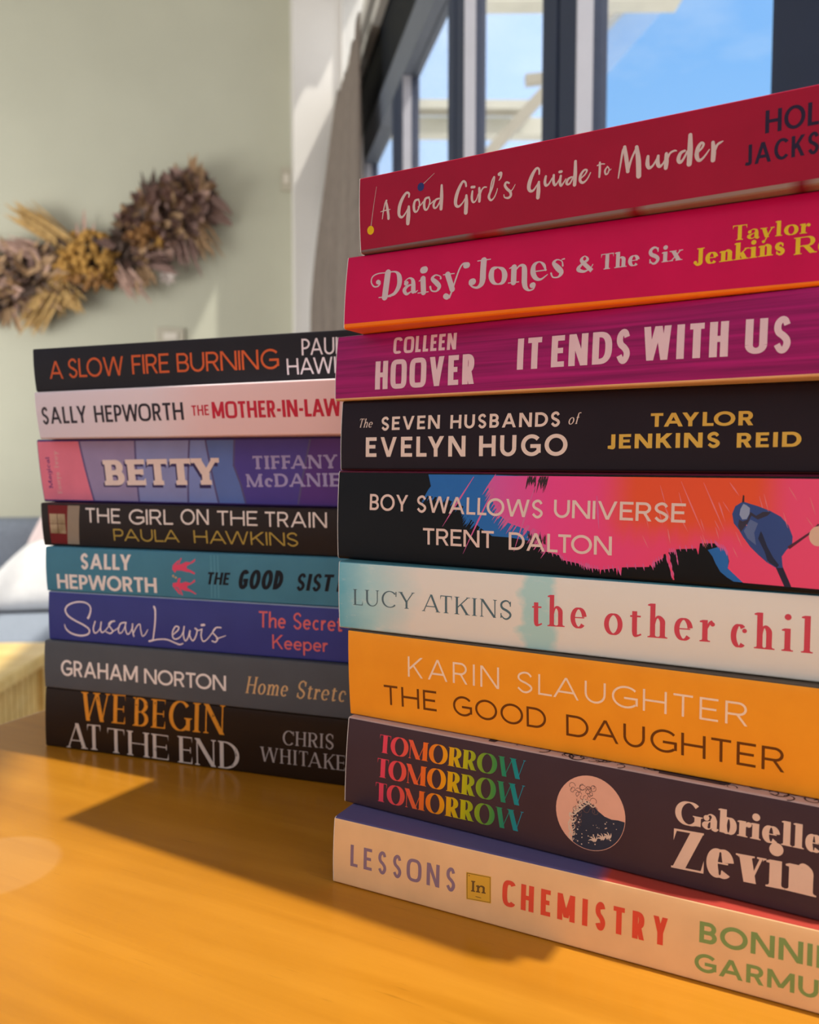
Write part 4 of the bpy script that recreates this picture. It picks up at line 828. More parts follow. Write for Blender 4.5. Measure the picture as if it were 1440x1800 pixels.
 ('daisy', 'title', [(66.27,14.54,0.31),(67.96,15.17,0.92)]),
 ('daisy', 'title', [(68.54,13.67,0.46),(69.7,14.97,0.61),(70.98,15.02,1.12),(71.64,13.68,1.84),(71.84,9.35,1.93)]),
 ('daisy', 'title', [(71.82,9.61,1.93),(72.25,7.69,1.63),(73.49,6.45,0.71),(75.06,6.7,0.51),(75.63,7.69,0.45)]),
 ('daisy', 'title', [(74.67,7.94,1.82),(74.98,8.01,1.82)]),
 ('daisy', 'title', [(74.73,12.47,0.41),(79.33,12.56,0.4)]),
 ('daisy', 'title', [(79.13,12.48,0.5),(78.4,14.37,1.01),(76.77,15.56,0.4),(75.03,14.66,1.32),(74.75,12.27,1.83),(75.81,10.24,1.42),(77.62,9.64,0.71),(79.83,11.0,0.3)]),
 ('daisy', 'title', [(84.94,13.31,0.6),(84.55,14.84,0.35),(82.88,15.54,0.45),(81.8,14.57,1.2),(83.23,12.81,1.9),(84.55,11.18,1.59),(83.6,9.79,0.6),(81.75,9.9,0.45),(81.06,11.27,0.6)]),
 ('daisy', 'title', [(84.52,15.44,0.3),(85.33,15.54,0.5)]),
]
# printed pictures, mm on the spine
ART = {
 'pin_y': [(4.85,6.94),(5.11,8.45),(7.6,22.14)],
 'pin_b': [(26.14,18.99),(27.24,19.92),(31.57,22.86)],
 'boy_blue': [(41.11,32.66),(42.42,28.27),(40.45,24.69),(48.52,24.0),(57.4,20.77),(58.44,17.37),(63.28,13.7),(68.03,10.94),(74.48,10.83),(82.56,9.99),(86.9,11.85),(89.26,21.73),(85.55,32.25),(68.48,32.74)],
 'boy_pink': [(68.48,32.74),(65.78,28.65),(67.27,24.45),(70.64,18.65),(74.36,15.85),(80.7,14.03),(85.16,11.76),(86.07,10.17),(88.33,6.6),(93.07,5.66),(94.81,3.99),(99.86,3.27),(102.36,2.23),(103.17,2.61),(104.17,1.96),(107.26,1.77),(107.55,0.05),(107.91,1.66),(112.84,2.55),(113.21,0.15),(113.46,2.67),(114.48,0.09),(114.8,2.92),(123.64,3.67),(123.85,4.45),(124.56,3.58),(125.49,5.32),(128.07,6.85),(128.18,8.07),(128.77,8.18),(131.21,0.03),(131.66,0.06),(129.65,8.76),(131.85,9.11),(132.68,5.41),(131.97,9.87),(138.18,10.45),(138.81,8.55),(139.2,12.13),(141.32,12.61),(145.19,11.71),(147.99,10.41),(151.01,0.44)],
 'boy_blue2': [(141.6,10.19),(144.65,11.25),(146.6,10.77),(147.48,9.07),(147.81,7.05),(147.6,4.7),(149.83,3.69),(151.77,2.38),(152.09,0.81),(149.36,0.89),(147.4,2.06),(145.42,3.67),(143.95,6.21),(143.06,8.22)],
 'boy_pinkedge': [(152.09,0.72),(147.6,4.85),(147.95,7.06),(147.48,9.07),(146.6,10.77),(144.93,11.26),(143.5,12.36)],
 'bird': [(151.37,25.46),(149.24,23.96),(148.43,21.62),(148.98,18.74),(150.54,16.78),(151.68,14.81),(153.92,11.75),(156.12,9.58),(158.56,7.45),(161.22,5.92),(163.03,6.04),(162.67,9.41),(163.9,11.46),(165.39,12.94),(165.44,15.47),(164.19,18.78),(162.06,21.23),(159.15,22.83),(155.69,24.15),(153.0,24.93)],
 'bird_cheek': [(151.52,24.75),(150.76,23.14),(150.54,21.4),(151.39,19.99),(152.6,20.18),(153.36,21.78),(153.44,23.51),(152.48,24.34)],
 'bird_band': [(150.45,19.95),(150.23,17.92),(151.1,16.22),(152.91,18.9),(153.91,21.23),(155.81,20.15),(158.41,21.39),(159.42,22.56),(157.06,22.48),(155.24,21.28),(153.61,22.37),(152.87,20.04),(151.54,19.42)],
 'bird_wing': [(156.7,16.76),(155.98,14.44),(157.94,10.55),(158.82,7.75),(161.48,5.94),(161.98,6.82),(160.35,8.98),(158.69,12.02),(157.26,15.65)],
 'bird_light': [(153.68,20.07),(151.9,16.55),(153.04,14.3),(155.5,12.41),(154.86,16.11),(155.84,19.01)],
 'bird_beak': [(151.11,25.17),(151.31,27.48),(151.72,27.2),(151.78,25.19)],
 'bird_tail': [(161.09,6.05),(163.59,0.43),(165.52,0.44),(163.03,6.32)],
 'bird_leg': [(164.4,12.05),(170.08,16.81),(172.24,19.39)],
 'knob': [(172.35,15.8),(169.99,15.69)],
 'streak': [[(60.04,31.98),(47.74,13.48)],[(68.57,28.7),(56.3,3.89)],[(83.88,28.95),(76.4,5.92)],[(105.84,26.17),(106.92,15.17)],[(132.92,31.25),(140.18,15.14)],[(139.74,30.98),(146.45,16.16)],[(147.4,31.09),(150.24,27.16)],[(129.3,16.14),(130.16,11.66)],[(34.19,28.58),(39.28,32.46)]],
 'moon': [(97.4,15.79),(85.48,14.73),(108.84,16.36),(96.87,27.8),(97.93,3.7)],
 'box': [(53.56,15.47),(62.6,15.9),(62.85,6.84),(53.81,6.16)],
 'lessons_split': (98.24,26.57),
 'betty': [[(0.41,32.75),(28.36,32.53),(33.99,-0.09),(0.05,-0.65)],[(28.36,32.53),(64.64,32.87),(63.45,-0.5),(33.99,-0.09)],[(64.64,32.87),(98.26,32.95),(94.19,-0.34),(63.45,-0.5)],[(98.26,32.95),(107.86,32.87),(112.49,-0.27),(94.19,-0.34)],[(107.86,32.87),(124.75,32.96),(123.45,19.27),(126.66,9.67),(128.48,-0.35),(112.49,-0.27)],[(124.75,32.96),(166.98,33.39),(158.03,-0.06),(128.48,-0.35),(126.66,9.67),(123.45,19.27)],[(166.98,33.39),(183.33,33.58),(181.17,0.01),(158.03,-0.06)]],
 'betty_txt': [(6.65,6.5),(11.75,23.59),(12.44,3.53),(18.44,27.07)],
 'train': [(5.0,22.15),(17.91,21.84),(25.65,21.46),(2.72,0.03),(15.74,-0.21),(23.59,-0.09),(5.47,15.89),(15.75,15.84),(15.06,5.66),(4.94,6.03)],
 'sis': [[(79.82,16.32),(82.19,16.71),(85.07,17.11),(87.63,18.39),(90.46,18.2),(90.44,17.46),(88.06,16.19),(88.19,14.87),(90.51,14.08),(92.97,12.85),(92.61,11.96),(89.97,13.03),(87.47,13.22),(84.97,13.71),(82.1,13.74),(81.04,12.36),(79.57,14.08)],[(84.49,20.2),(85.16,20.07),(83.72,17.06),(82.88,17.03)],[(79.99,16.48),(82.94,18.96),(83.78,18.99),(82.03,16.7)],[(90.47,18.35),(93.18,20.21),(92.81,18.73),(90.77,17.48)],[(79.52,6.94),(81.9,7.35),(84.76,7.18),(87.31,8.03),(90.14,7.42),(92.71,9.6),(92.83,8.28),(89.78,6.52),(88.08,5.85),(88.05,4.81),(89.7,4.0),(93.15,2.09),(92.81,1.63),(89.67,2.96),(86.66,3.26),(84.66,3.76),(82.16,4.83),(79.45,5.0)],[(79.62,5.01),(82.14,4.38),(83.9,1.19),(82.9,1.44)],[(82.5,4.85),(84.01,4.47),(85.24,0.81),(84.57,0.78)],[(82.82,9.62),(84.51,9.84),(83.75,7.13),(82.06,7.21)]],
 'sis_gold': [[(79.3,10.95),(80.34,11.59),(80.64,10.27),(79.78,9.93)],[(80.81,10.27),(82.0,10.62),(82.14,9.59),(81.11,9.25)]],
 'pink_band_lucy': (113.68,16.46),
}
# ================================================================ the books
def cover_mat(name, col, rough=.36, coat=.03, wood=None, kind=None, cols=None):
    """printed laminated card; kind adds a printed pattern along the spine (object x in metres, z up)"""
    m = bpy.data.materials.new(name); m.use_nodes = True; nt = m.node_tree; N = nt.nodes.new; Lk = nt.links.new; b = nt.nodes['Principled BSDF']
    b.inputs['Roughness'].default_value = rough; b.inputs['Coat Weight'].default_value = coat; b.inputs['Coat Roughness'].default_value = .2; b.inputs['Specular IOR Level'].default_value = .12
    tc = N('ShaderNodeTexCoord'); mp = N('ShaderNodeMapping'); Lk(tc.outputs['Object'], mp.inputs[0]); nz = N('ShaderNodeTexNoise'); Lk(mp.outputs[0], nz.inputs[0]); nz.inputs['Detail'].default_value = 6
    r = N('ShaderNodeValToRGB'); e = r.color_ramp.elements
    def two(a, c, p0=.3, p1=.7): e[0].position, e[1].position = p0, p1; e[0].color = a; e[1].color = c; Lk(nz.outputs[0], r.inputs[0]); return r.outputs[0]
    if kind == 'grain':                      # purple boards
        mp.inputs['Scale'].default_value = (14, 1, 520); nz.inputs['Scale'].default_value = 1; nz.inputs['Distortion'].default_value = .6; c = two(cols[0], cols[1], .35, .66)
    elif kind == 'wash':                     # watery blue fading to grey-cream along the spine
        sx = N('ShaderNodeSeparateXYZ'); Lk(tc.outputs['Object'], sx.inputs[0]); nz.inputs['Scale'].default_value = 45; mp.inputs['Scale'].default_value = (1, 1, 2)
        ad = N('ShaderNodeMath'); ad.operation = 'MULTIPLY_ADD'; ad.inputs[1].default_value = .018; Lk(nz.outputs[0], ad.inputs[0]); Lk(sx.outputs['X'], ad.inputs[2])
        mr = N('ShaderNodeMapRange'); mr.inputs['From Min'].default_value = 0; mr.inputs['From Max'].default_value = .17; Lk(ad.outputs[0], mr.inputs['Value']); Lk(mr.outputs[0], r.inputs[0])
        e[0].position = .05; e[0].color = cols[0]; e[1].position = .26; e[1].color = cols[2]; x = e.new(.14); x.color = cols[1]
        for p, cc in ((.46, cols[2]), (.50, cols[2]), (.515, cols[3]), (.555, cols[3]), (.575, cols[2]), (.97, cols[2])):
            x = e.new(p); x.color = cc
        n2 = N('ShaderNodeTexNoise'); n2.inputs['Scale'].default_value = 90; n2.inputs['Detail'].default_value = 8; n2.inputs['Roughness'].default_value = .7; m2 = N('ShaderNodeMapping'); m2.inputs['Scale'].default_value = (1, 1, 2.5); Lk(tc.outputs['Object'], m2.inputs[0]); Lk(m2.outputs[0], n2.inputs[0])
        q = N('ShaderNodeMapRange'); q.inputs['From Min'].default_value = .56; q.inputs['From Max'].default_value = .75; q.inputs['To Max'].default_value = .55; Lk(n2.outputs[0], q.inputs['Value'])
        mx = N('ShaderNodeMix'); mx.data_type = 'RGBA'; Lk(q.outputs[0], mx.inputs['Factor']); Lk(r.outputs[0], mx.inputs['A']); mx.inputs['B'].default_value = (.85, .83, .75, 1); c = mx.outputs['Result']
    elif kind == 'blend':                    # flat colour to flat colour along the spine
        sx = N('ShaderNodeSeparateXYZ'); Lk(tc.outputs['Object'], sx.inputs[0]); Lk(sx.outputs['X'], r.inputs[0])
        e[0].position = 0; e[0].color = cols[0][1]; e[1].position = 1; e[1].color = cols[-1][1]
        for p, cc in cols: x = e.new(p); x.color = cc
        c = r.outputs[0]
    elif kind == 'splash':                   # pink ground with an orange burst high up on the spine
        sx = N('ShaderNodeSeparateXYZ'); Lk(tc.outputs['Object'], sx.inputs[0]); Lk(sx.outputs['X'], r.inputs[0])
        e[0].position = 0; e[0].color = cols[0][1]; e[1].position = 1; e[1].color = cols[-1][1]
        for p, cc in cols: x = e.new(p); x.color = cc
        nz.inputs['Scale'].default_value = 1; mp.inputs['Scale'].default_value = (160, 1, 26); mp.inputs['Rotation'].default_value = (0, -.35, 0)
        wob = N('ShaderNodeMath'); wob.operation = 'MULTIPLY_ADD'; wob.inputs[1].default_value = .012; Lk(nz.outputs[0], wob.inputs[0]); Lk(sx.outputs['Z'], wob.inputs[2]); fac = None
        for src, a_, b_ in ((sx.outputs['X'], .104, .120), (sx.outputs['X'], .166, .154), (wob.outputs[0], .016, .028)):
            q = N('ShaderNodeMapRange'); q.interpolation_type = 'SMOOTHSTEP'; q.inputs['From Min'].default_value = a_; q.inputs['From Max'].default_value = b_; Lk(src, q.inputs['Value'])
            if fac is None: fac = q.outputs[0]
            else: mu = N('ShaderNodeMath'); mu.operation = 'MULTIPLY'; Lk(fac, mu.inputs[0]); Lk(q.outputs[0], mu.inputs[1]); fac = mu.outputs[0]
        mx = N('ShaderNodeMix'); mx.data_type = 'RGBA'; Lk(fac, mx.inputs['Factor']); Lk(r.outputs[0], mx.inputs['A']); mx.inputs['B'].default_value = (.84, .10, .035, 1); c = mx.outputs['Result']
    elif kind == 'blotch':
        nz.inputs['Scale'].default_value = 60; c = two(cols[0], cols[1], .38, .62)
    else:
        nz.inputs['Scale'].default_value = 70; c = two(tuple(v*.95 for v in col[:3])+(1,), tuple(min(1, v*1.05) for v in col[:3])+(1,))
    Lk(c, b.inputs['Base Color'])
    n4 = N('ShaderNodeTexNoise'); n4.inputs['Scale'].default_value = 160; Lk(tc.outputs['Object'], n4.inputs[0]); bp = N('ShaderNodeBump'); bp.inputs['Strength'].default_value = .05; bp.inputs['Distance'].default_value = .0006; Lk(n4.outputs[0], bp.inputs['Height']); Lk(bp.outputs[0], b.inputs['Normal'])
    return m
def ink(name, col, rough=.4): return mat('ink_'+name, col, rough, .03, 200, spec=.1)
M_edge = mat('pale_card_edge', (.86, .82, .77, 1), .7, .05, 300)  # pale card edge, also a thin rim at the spine ends
def page_mat():
    m = bpy.data.materials.new('page_edges'); m.use_nodes = True; nt = m.node_tree; N = nt.nodes.new; Lk = nt.links.new; b = nt.nodes['Principled BSDF']; b.inputs['Roughness'].default_value = .9
    tc = N('ShaderNodeTexCoord'); mp = N('ShaderNodeMapping'); mp.inputs['Scale'].default_value = (3, 3, 4000); Lk(tc.outputs['Object'], mp.inputs[0]); nz = N('ShaderNodeTexNoise'); nz.inputs['Scale'].default_value = 1; Lk(mp.outputs[0], nz.inputs[0])
    r = N('ShaderNodeValToRGB'); r.color_ramp.elements[0].position = .35; r.color_ramp.elements[0].color = (.45, .38, .27, 1); r.color_ramp.elements[1].position = .65; r.color_ramp.elements[1].color = (.75, .68, .54, 1); Lk(nz.outputs[0], r.inputs[0]); Lk(r.outputs[0], b.inputs['Base Color']); return m
M_page = page_mat()

class Book:
    def __init__(s, key, label, length, width, spine, top, bottom, rim=True, bow=.5, group=None, wrap=False):
        (X, Y, th, dl, t, g), zb, zt = FIT[key]; s.key = key; s.t = t*1000; s.dl = dl*1000; s.bow = bow; s.zb = g*500
        s.T = t+g; s.root = empty('book', (X, Y, TZ+zb-g/2+.00005), -th); tag(s.root, label, 'book', group)
        h = s.T-.00008; z0 = g/2; z1 = z0+t; R = .0013; sh = lambda z: dl*(1-max(0, min(1, (z-z0)/t)))
        prof = [(width, h, 1), (width*.4, h, 1), (.012, h, 1), (.004, h, 1)]
        for k in range(7): a = math.pi/2*k/6; prof.append((R-R*math.sin(a), z1+(h-z1)*math.cos(a), 1 if k < 4 else 0))
        for k in range(1, 14): v = 1-k/14; prof.append((sh(z0+t*v)-bow/1000*(1-(2*v-1)**2), z0+t*v, 0))
        for k in range(7): a = math.pi/2*k/6; prof.append((dl+R-R*math.cos(a), z0-z0*math.sin(a), 0 if k < (1 if wrap else 3) else 2))
        prof += [(dl+.004, 0, 2), (dl+.012, 0, 2), (width*.4+dl, 0, 2), (width+dl, 0, 2)]
        n = len(prof); tk = .00035; inner = []
        for i, p in enumerate(prof):
            a, b = prof[max(i-1, 0)], prof[min(i+1, n-1)]; tx, tz = b[0]-a[0], b[1]-a[1]; L = math.hypot(tx, tz); inner.append((p[0]-tz/L*tk, p[1]+tx/L*tk))
        xs = [0, .00022, length*.25, length*.5, length*.75, length-.00022, length]; B = MB(); vs = []
        for x in xs: vs += [(x, p[0], p[1]) for p in prof]
        no = len(vs)
        for x in (0, length): vs += [(x, p[0], p[1]) for p in inner]
        fs = []; fm = []
        for j in range(len(xs)-1):
            for i in range(n-1):
                fs.append((j*n+i, (j+1)*n+i, (j+1)*n+i+1, j*n+i+1)); sp = 4 <= i < n-5
                fm.append(3 if rim and sp and j in (0, len(xs)-2) else max(prof[i][2], prof[i+1][2]) if prof[i][2] == prof[i+1][2] else prof[i][2] or prof[i+1][2])
        J = len(xs)-1
        for i in range(n-1):
            fs.append((i, i+1, no+i+1, no+i)); fm.append(3); fs.append((J*n+i+1, J*n+i, no+n+i, no+n+i+1)); fm.append(3); fs.append((no+i, no+i+1, no+n+i+1, no+n+i)); fm.append(3)
        for i in (0, n-1): fs.append((i, J*n+i, no+n+i, no+i) if i == 0 else (J*n+i, i, no+i, no+n+i)); fm.append(3)
        o = mesh_obj('cover', vs, fs, [spine, top, bottom, M_edge], s.root, fm); s.cover = o
        o.data.polygons.foreach_set('use_smooth', [(4 <= (k % (n-1)) < n-5) and k < J*(n-1) for k in range(len(fs))])
        B = MB(); e = .0008; q = tk*1.3
        bv = [(x, y, z) for x in (e, length-e) for (y, z) in ((.0016, h-q), (width-e, h-q), (width-e+dl, q), (.0016+dl, q))]
        B.add(bv, [(0, 1, 2, 3), (7, 6, 5, 4), (0, 4, 5, 1), (1, 5, 6, 2), (2, 6, 7, 3), (3, 7, 4, 0)]); B.build('page_block', M_page, s.root)
        s.len = length
    def surf(s, u, v, off=.05):
        w = v/s.t; return (u/1000, (s.dl*(1-max(0, min(1, w)))-s.bow*max(0, 1-(2*w-1)**2)-off)/1000, (v+s.zb)/1000)
    def strips(s, name, strips, m, off=.05, label=None, parent=None):
        B = MB(); k = 0
        for st in strips:
            o = off+.0012*(k % 14); k += 1; vs = []; fine = [st[0]]
            for (a0, b0), (a1, b1) in zip(st, st[1:]):      # cut long pieces so that they follow the curve of the spine
                q = max(1, int(max(abs(a1[1]-a0[1]), abs(b1[1]-b0[1]))/1.5))
                fine += [(tuple(a0[i]+(a1[i]-a0[i])*j/q for i in (0, 1)), tuple(b0[i]+(b1[i]-b0[i])*j/q for i in (0, 1))) for j in range(1, q+1)]
            st = fine
            for a, b in st: vs += [s.surf(*a, o), s.surf(*b, o)]
            B.add(vs, [(i*2, i*2+1, i*2+3, i*2+2) for i in range(len(st)-1)])
        ob = B.build(name, m, parent or s.root); ob.data.validate()
        if label: ob['label'] = label
        return ob
    def area(s, name, polys, m, off=.02, label=None, cell=2.0, parent=None):
        """printed areas: polygons on the spine, cut in level bands so that they follow its curve"""
        B = MB()
        for pl in polys:
            bm = bmesh.new(); vs = [bm.verts.new((p[0], p[1], 0)) for p in pl]
            for tri in tessellate_polygon([[Vector((p[0], p[1], 0)) for p in pl]]):
                try: bm.faces.new([vs[i] for i in tri])
                except ValueError: pass
            lo, hi = min(p[1] for p in pl), max(p[1] for p in pl); y = lo+cell
            while y < hi:
                bmesh.ops.bisect_plane(bm, geom=bm.verts[:]+bm.edges[:]+bm.faces[:], plane_co=(0, y, 0), plane_no=(0, 1, 0)); y += cell
            bm.normal_update(); bm.verts.index_update()
            bmesh.ops.recalc_face_normals(bm, faces=bm.faces[:]); bm.normal_update(); vv = [s.surf(v.co.x, min(max(v.co.y, -.3), s.t+.3), off) for v in bm.verts]
            ff = [[v.index for v in (f.verts if f.normal.z > 0 else reversed(f.verts))] for f in bm.faces]; B.add(vv, ff); bm.free()
        ob = B.build(name, m, parent or s.root)
        if label: ob['label'] = label
        return ob
    def words(s, part, name, m, off=.05, label=None, parent=None):
        S = []
        for (bk, pt, fn, txt, u0, v0, u1, v1, cap, rest) in WORDS:
            if bk != s.key or pt != part: continue
            F = FONTS[fn]; sl = F.get('slant', 0); S += place(txt, F, u0, v0, u1-u0, v0+(v1-v0)*0, (v1-v0)/(u1-u0), cap)
            if rest:
                sp = F.get('sp', .12)*cap*(1.0); per = (u1-u0)/max(1, sum(gwidth(c, F, 1) for c in txt)+F.get('sp', .12)*(len(txt)-1)); wd = per*(sum(gwidth(c, F, 1) for c in rest)+F.get('sp', .12)*(len(rest)-1))
                uu = u1+sp; wd = min(wd, s.len*1000-uu-2)
                if wd > cap*.2: S += place(rest, F, uu, v1, wd, 0, 0, cap)
        for (bk, pt, st) in HAND:
            if bk != s.key or pt != part: continue
            P = Pen(dict(W=1, H=1)); pts = [p for p in st]
            P.spl(pts, 0, 0, n=6) if len(pts) > 2 else P.path([q[:2] for q in pts], [q[2] for q in pts])
            for a in (pts[0], pts[-1]): P.disc(a[0], a[1], a[2]/2)
            S += P.strips
        return s.strips(name, S, m, off, label, parent)
def place(txt, F, u0, v0, width, _, slope, cap):
    return [[((u0+a[0]*cap, v0+a[1]*cap+slope*a[0]*cap), (u0+b[0]*cap, v0+b[1]*cap+slope*b[0]*cap)) for a, b in st] for st in set_word(txt, F, width/cap-F.get('slant', 0))]

GR, GL = 'books in the taller stack', 'books in the shorter stack'
def C(r, g, b): return (r, g, b, 1)
K = dict(cream=C(.70, .60, .56), white=C(.80, .72, .70))
DK = C(.008, .008, .009)

# ---- the taller stack, from the table up
def lessons():
    sp = cover_mat('cream_card', C(.86, .56, .29)); xs = ART['lessons_split'][0]/1000
    top = cover_mat('navy_and_red_card', None, kind='blend', cols=[(0, C(.10, .085, .20)), (xs-.0008, C(.10, .085, .20)), (xs+.0008, C(.40, .05, .035)), (.5, C(.40, .05, .035))])
    b = Book('lessons', 'cream paperback with purple, red and green lettering, lying on the table under the taller stack', .198, .129, sp, top, sp, group=GR)
    b.words('title', 'title_lettering', ink('mauve', C(.28, .19, .26)), label='mauve title lettering'); b.words('title_red', 'title_lettering', ink('coral', C(.75, .09, .05)), label='red title lettering')
    b.words('author', 'author_lettering', ink('sage', C(.24, .36, .12)))
    bx = ART['box']; o = b.area('emblem_tile', [bx], ink('mustard', C(.72, .42, .05)), .03)
    cx = sum(p[0] for p in bx)/4; cy = sum(p[1] for p in bx)/4
    ring = [(p[0]+(cx-p[0])*.07, p[1]+(cy-p[1])*.07) for p in bx]; P = Pen(dict(W=1, H=1)); P.path(ring+[ring[0]], [.22]*5)
    P.path([(cx-1.0, cy-3.2), (cx+1.0, cy-3.2)], [.2, .2]); P.disc(bx[0][0]+1.1, bx[0][1]-1.0, .2)
    b.strips('emblem_border', P.strips, ink('brown', C(.16, .09, .03)), .045, parent=o); b.words('emblem_text', 'emblem_lettering', ink('brown', C(.16, .09, .03)), .06, parent=o)
lessons()
def tomorrow():
    sp = cover_mat('midnight_card', C(.062, .034, .042)); top = cover_mat('rose_card', C(.50, .36, .33)); b = Book('tomorrow', 'midnight-blue paperback with rainbow lettering and a peach disc on its spine', .198, .129, sp, top, sp, group=GR)
    xs = [(14, C(.80, .06, .13)), (24, C(.82, .08, .08)), (35, C(.85, .17, .02)), (43, C(.85, .36, .01)), (50, C(.55, .50, .01)), (57, C(.20, .36, .02)), (64, C(.03, .26, .07)), (69, C(.01, .26, .22)), (74, C(.02, .28, .42))]
    m = cover_mat('rainbow_ink', None, kind='blend', cols=[(x/1000, c) for x, c in xs]); b.words('title', 'title_lettering', m, label='rainbow title lettering in three lines'); b.words('author', 'author_lettering', ink('peach', C(.80, .58, .45)))
    (cx, cy), l, r, t, bo = ART['moon']; rx = (r[0]-l[0])/2; ry = (t[1]-bo[1])/2; cx = (l[0]+r[0])/2; cy = (t[1]+bo[1])/2
    P = lambda q, k: (cx+rx*q, cy+ry*k); n = 48
    disc = b.area('peach_disc', [[P(math.cos(2*math.pi*i/n), math.sin(2*math.pi*i/n)) for i in range(n)]], ink('peach_disc', C(.80, .44, .32)), .02)
    sea = []
    for i in range(31): a = math.radians(-118+ (116)*i/30); sea.append(P(.985*math.cos(a), .985*math.sin(a)))
    sea += [P(q, k) for q, k in ((.8, -.02), (.62, -.04), (.42, .0), (.24, .10), (.08, .24), (-.1, .32), (-.22, .22), (-.35, .08), (-.5, -.05), (-.48, -.25), (-.52, -.42), (-.46, -.6), (-.5, -.78))]
    b.area('sea_shape', [sea], ink('deep_sea', C(.035, .04, .065)), .032, parent=disc)
    rnd = random.Random(3); foam = []
    pn = Pen(dict(W=1, H=1))
    for _ in range(70):
        q, k = rnd.uniform(-.55, .15), rnd.uniform(-.5, .72)
        if (q+.25)**2/.2+(k-.2)**2/.5 > 1 or (q > -.3 and k < .05): continue
        x, y = P(q, k); w = rnd.uniform(.5, 1.1); a0 = rnd.uniform(0, 6.28)
        pn.path([(x+w*math.cos(a0+a*.5), y+w*math.sin(a0+a*.5)*.9) for a in range(9)], [.16]*9)
    b.strips('foam_lines', pn.strips, ink('ink_brown', C(.16, .09, .08)), .036, parent=disc)
    pn = Pen(dict(W=1, H=1))
    for _ in range(46):
        q, k = rnd.uniform(-.45, .9), rnd.uniform(-.9, -.1)
        if q*q+k*k < .88: pn.disc(*P(q, k), rnd.uniform(.08, .26))
    crest = [P(q, k) for q, k in ((.1, .24), (-.1, .33), (-.23, .22), (-.36, .08), (-.51, -.05), (-.49, -.25), (-.53, -.42), (-.47, -.6), (-.5, -.78))]
    for (x0, y0), (x1, y1) in zip(crest, crest[1:]):
        for f in (.15, .5, .85):
            x, y = x0+(x1-x0)*f, y0+(y1-y0)*f; a0 = rnd.uniform(2, 4.5); w = rnd.uniform(.7, 1.2); pn.path([(x+w*math.cos(a0+a*.45), y+w*math.sin(a0+a*.45)) for a in range(8)], [.5-.05*a for a in range(8)])
    for cxq, cyq in ((.15, -.72), (.38, -.62), (.55, -.55)):
        for a0 in (.4, 1.1, 1.8, 2.5):
            x, y = P(cxq, cyq); pn.path([(x+1.3*q*math.cos(a0+q*.5), y+1.3*q*math.sin(a0+q*.5)) for q in (0, .5, 1.0, 1.5)], [.8, .6, .4, .1])
    b.strips('foam_flecks', pn.strips, ink('foam', C(.72, .56, .44)), .048, parent=disc)
    # curling line drawing on the front board, seen along the step between the books
    B = MB(); 
    for _ in range(150):
        x, y, r = rnd.uniform(.066, .192), rnd.uniform(.002, .022), rnd.uniform(.0016, .0040); a0 = rnd.uniform(0, 6.28); vs = []
        for k in range(13):
            a = a0+k*.42; rr = r*(1-k/18)
            for w in (1.0, .78): vs.append((x+rr*w*math.cos(a), y+rr*w*math.sin(a), b.T-.00004))
        B.add(vs, [(i*2, i*2+1, i*2+3, i*2+2) for i in range(12)])
    for x0, x1 in ((.0585, .061), (.118, .138)):
        B.add([(x0, .0022, b.T-.00005), (x1, .0022, b.T-.00005), (x1+.004, .02, b.T-.00005), (x0-.002, .02, b.T-.00005)], [(0, 1, 2, 3)])
    B.build('cover_drawing', ink('line_drawing', C(.07, .045, .05)), b.root)
tomorrow()
def karin():
    sp = cover_mat('orange_card', C(.99, .37, .025)); b = Book('karin', 'orange paperback with thin pale and brown capitals', .198, .129, sp, cover_mat('umber_card', C(.10, .075, .055)), sp, rim=False, group=GR)
    b.words('author', 'author_lettering', ink('peach_pale', C(.98, .74, .54)), label='pale author lettering'); b.words('title', 'title_lettering', ink('umber', C(.16, .05, .01)), label='dark brown title lettering')
karin()
def lucy():
    sp = cover_mat('watercolour_card', None, .22, .45, kind='wash', cols=[C(.14, .46, .58), C(.42, .68, .70), C(.82, .78, .70), C(.44, .70, .68)]); tp = cover_mat('teal_card', C(.07, .22, .27))
    b = Book('lucy', 'pale blue-grey paperback with red lower-case title, between the orange and the bird-picture books', .198, .129, sp, tp, cover_mat('cream_back_card', C(.72, .66, .52)), group=GR)
    b.words('author', 'author_lettering', ink('slate', C(.10, .17, .20)), label='slate author lettering'); b.words('title', 'title_lettering', ink('raspberry', C(.66, .075, .11)), label='red title lettering')
lucy()
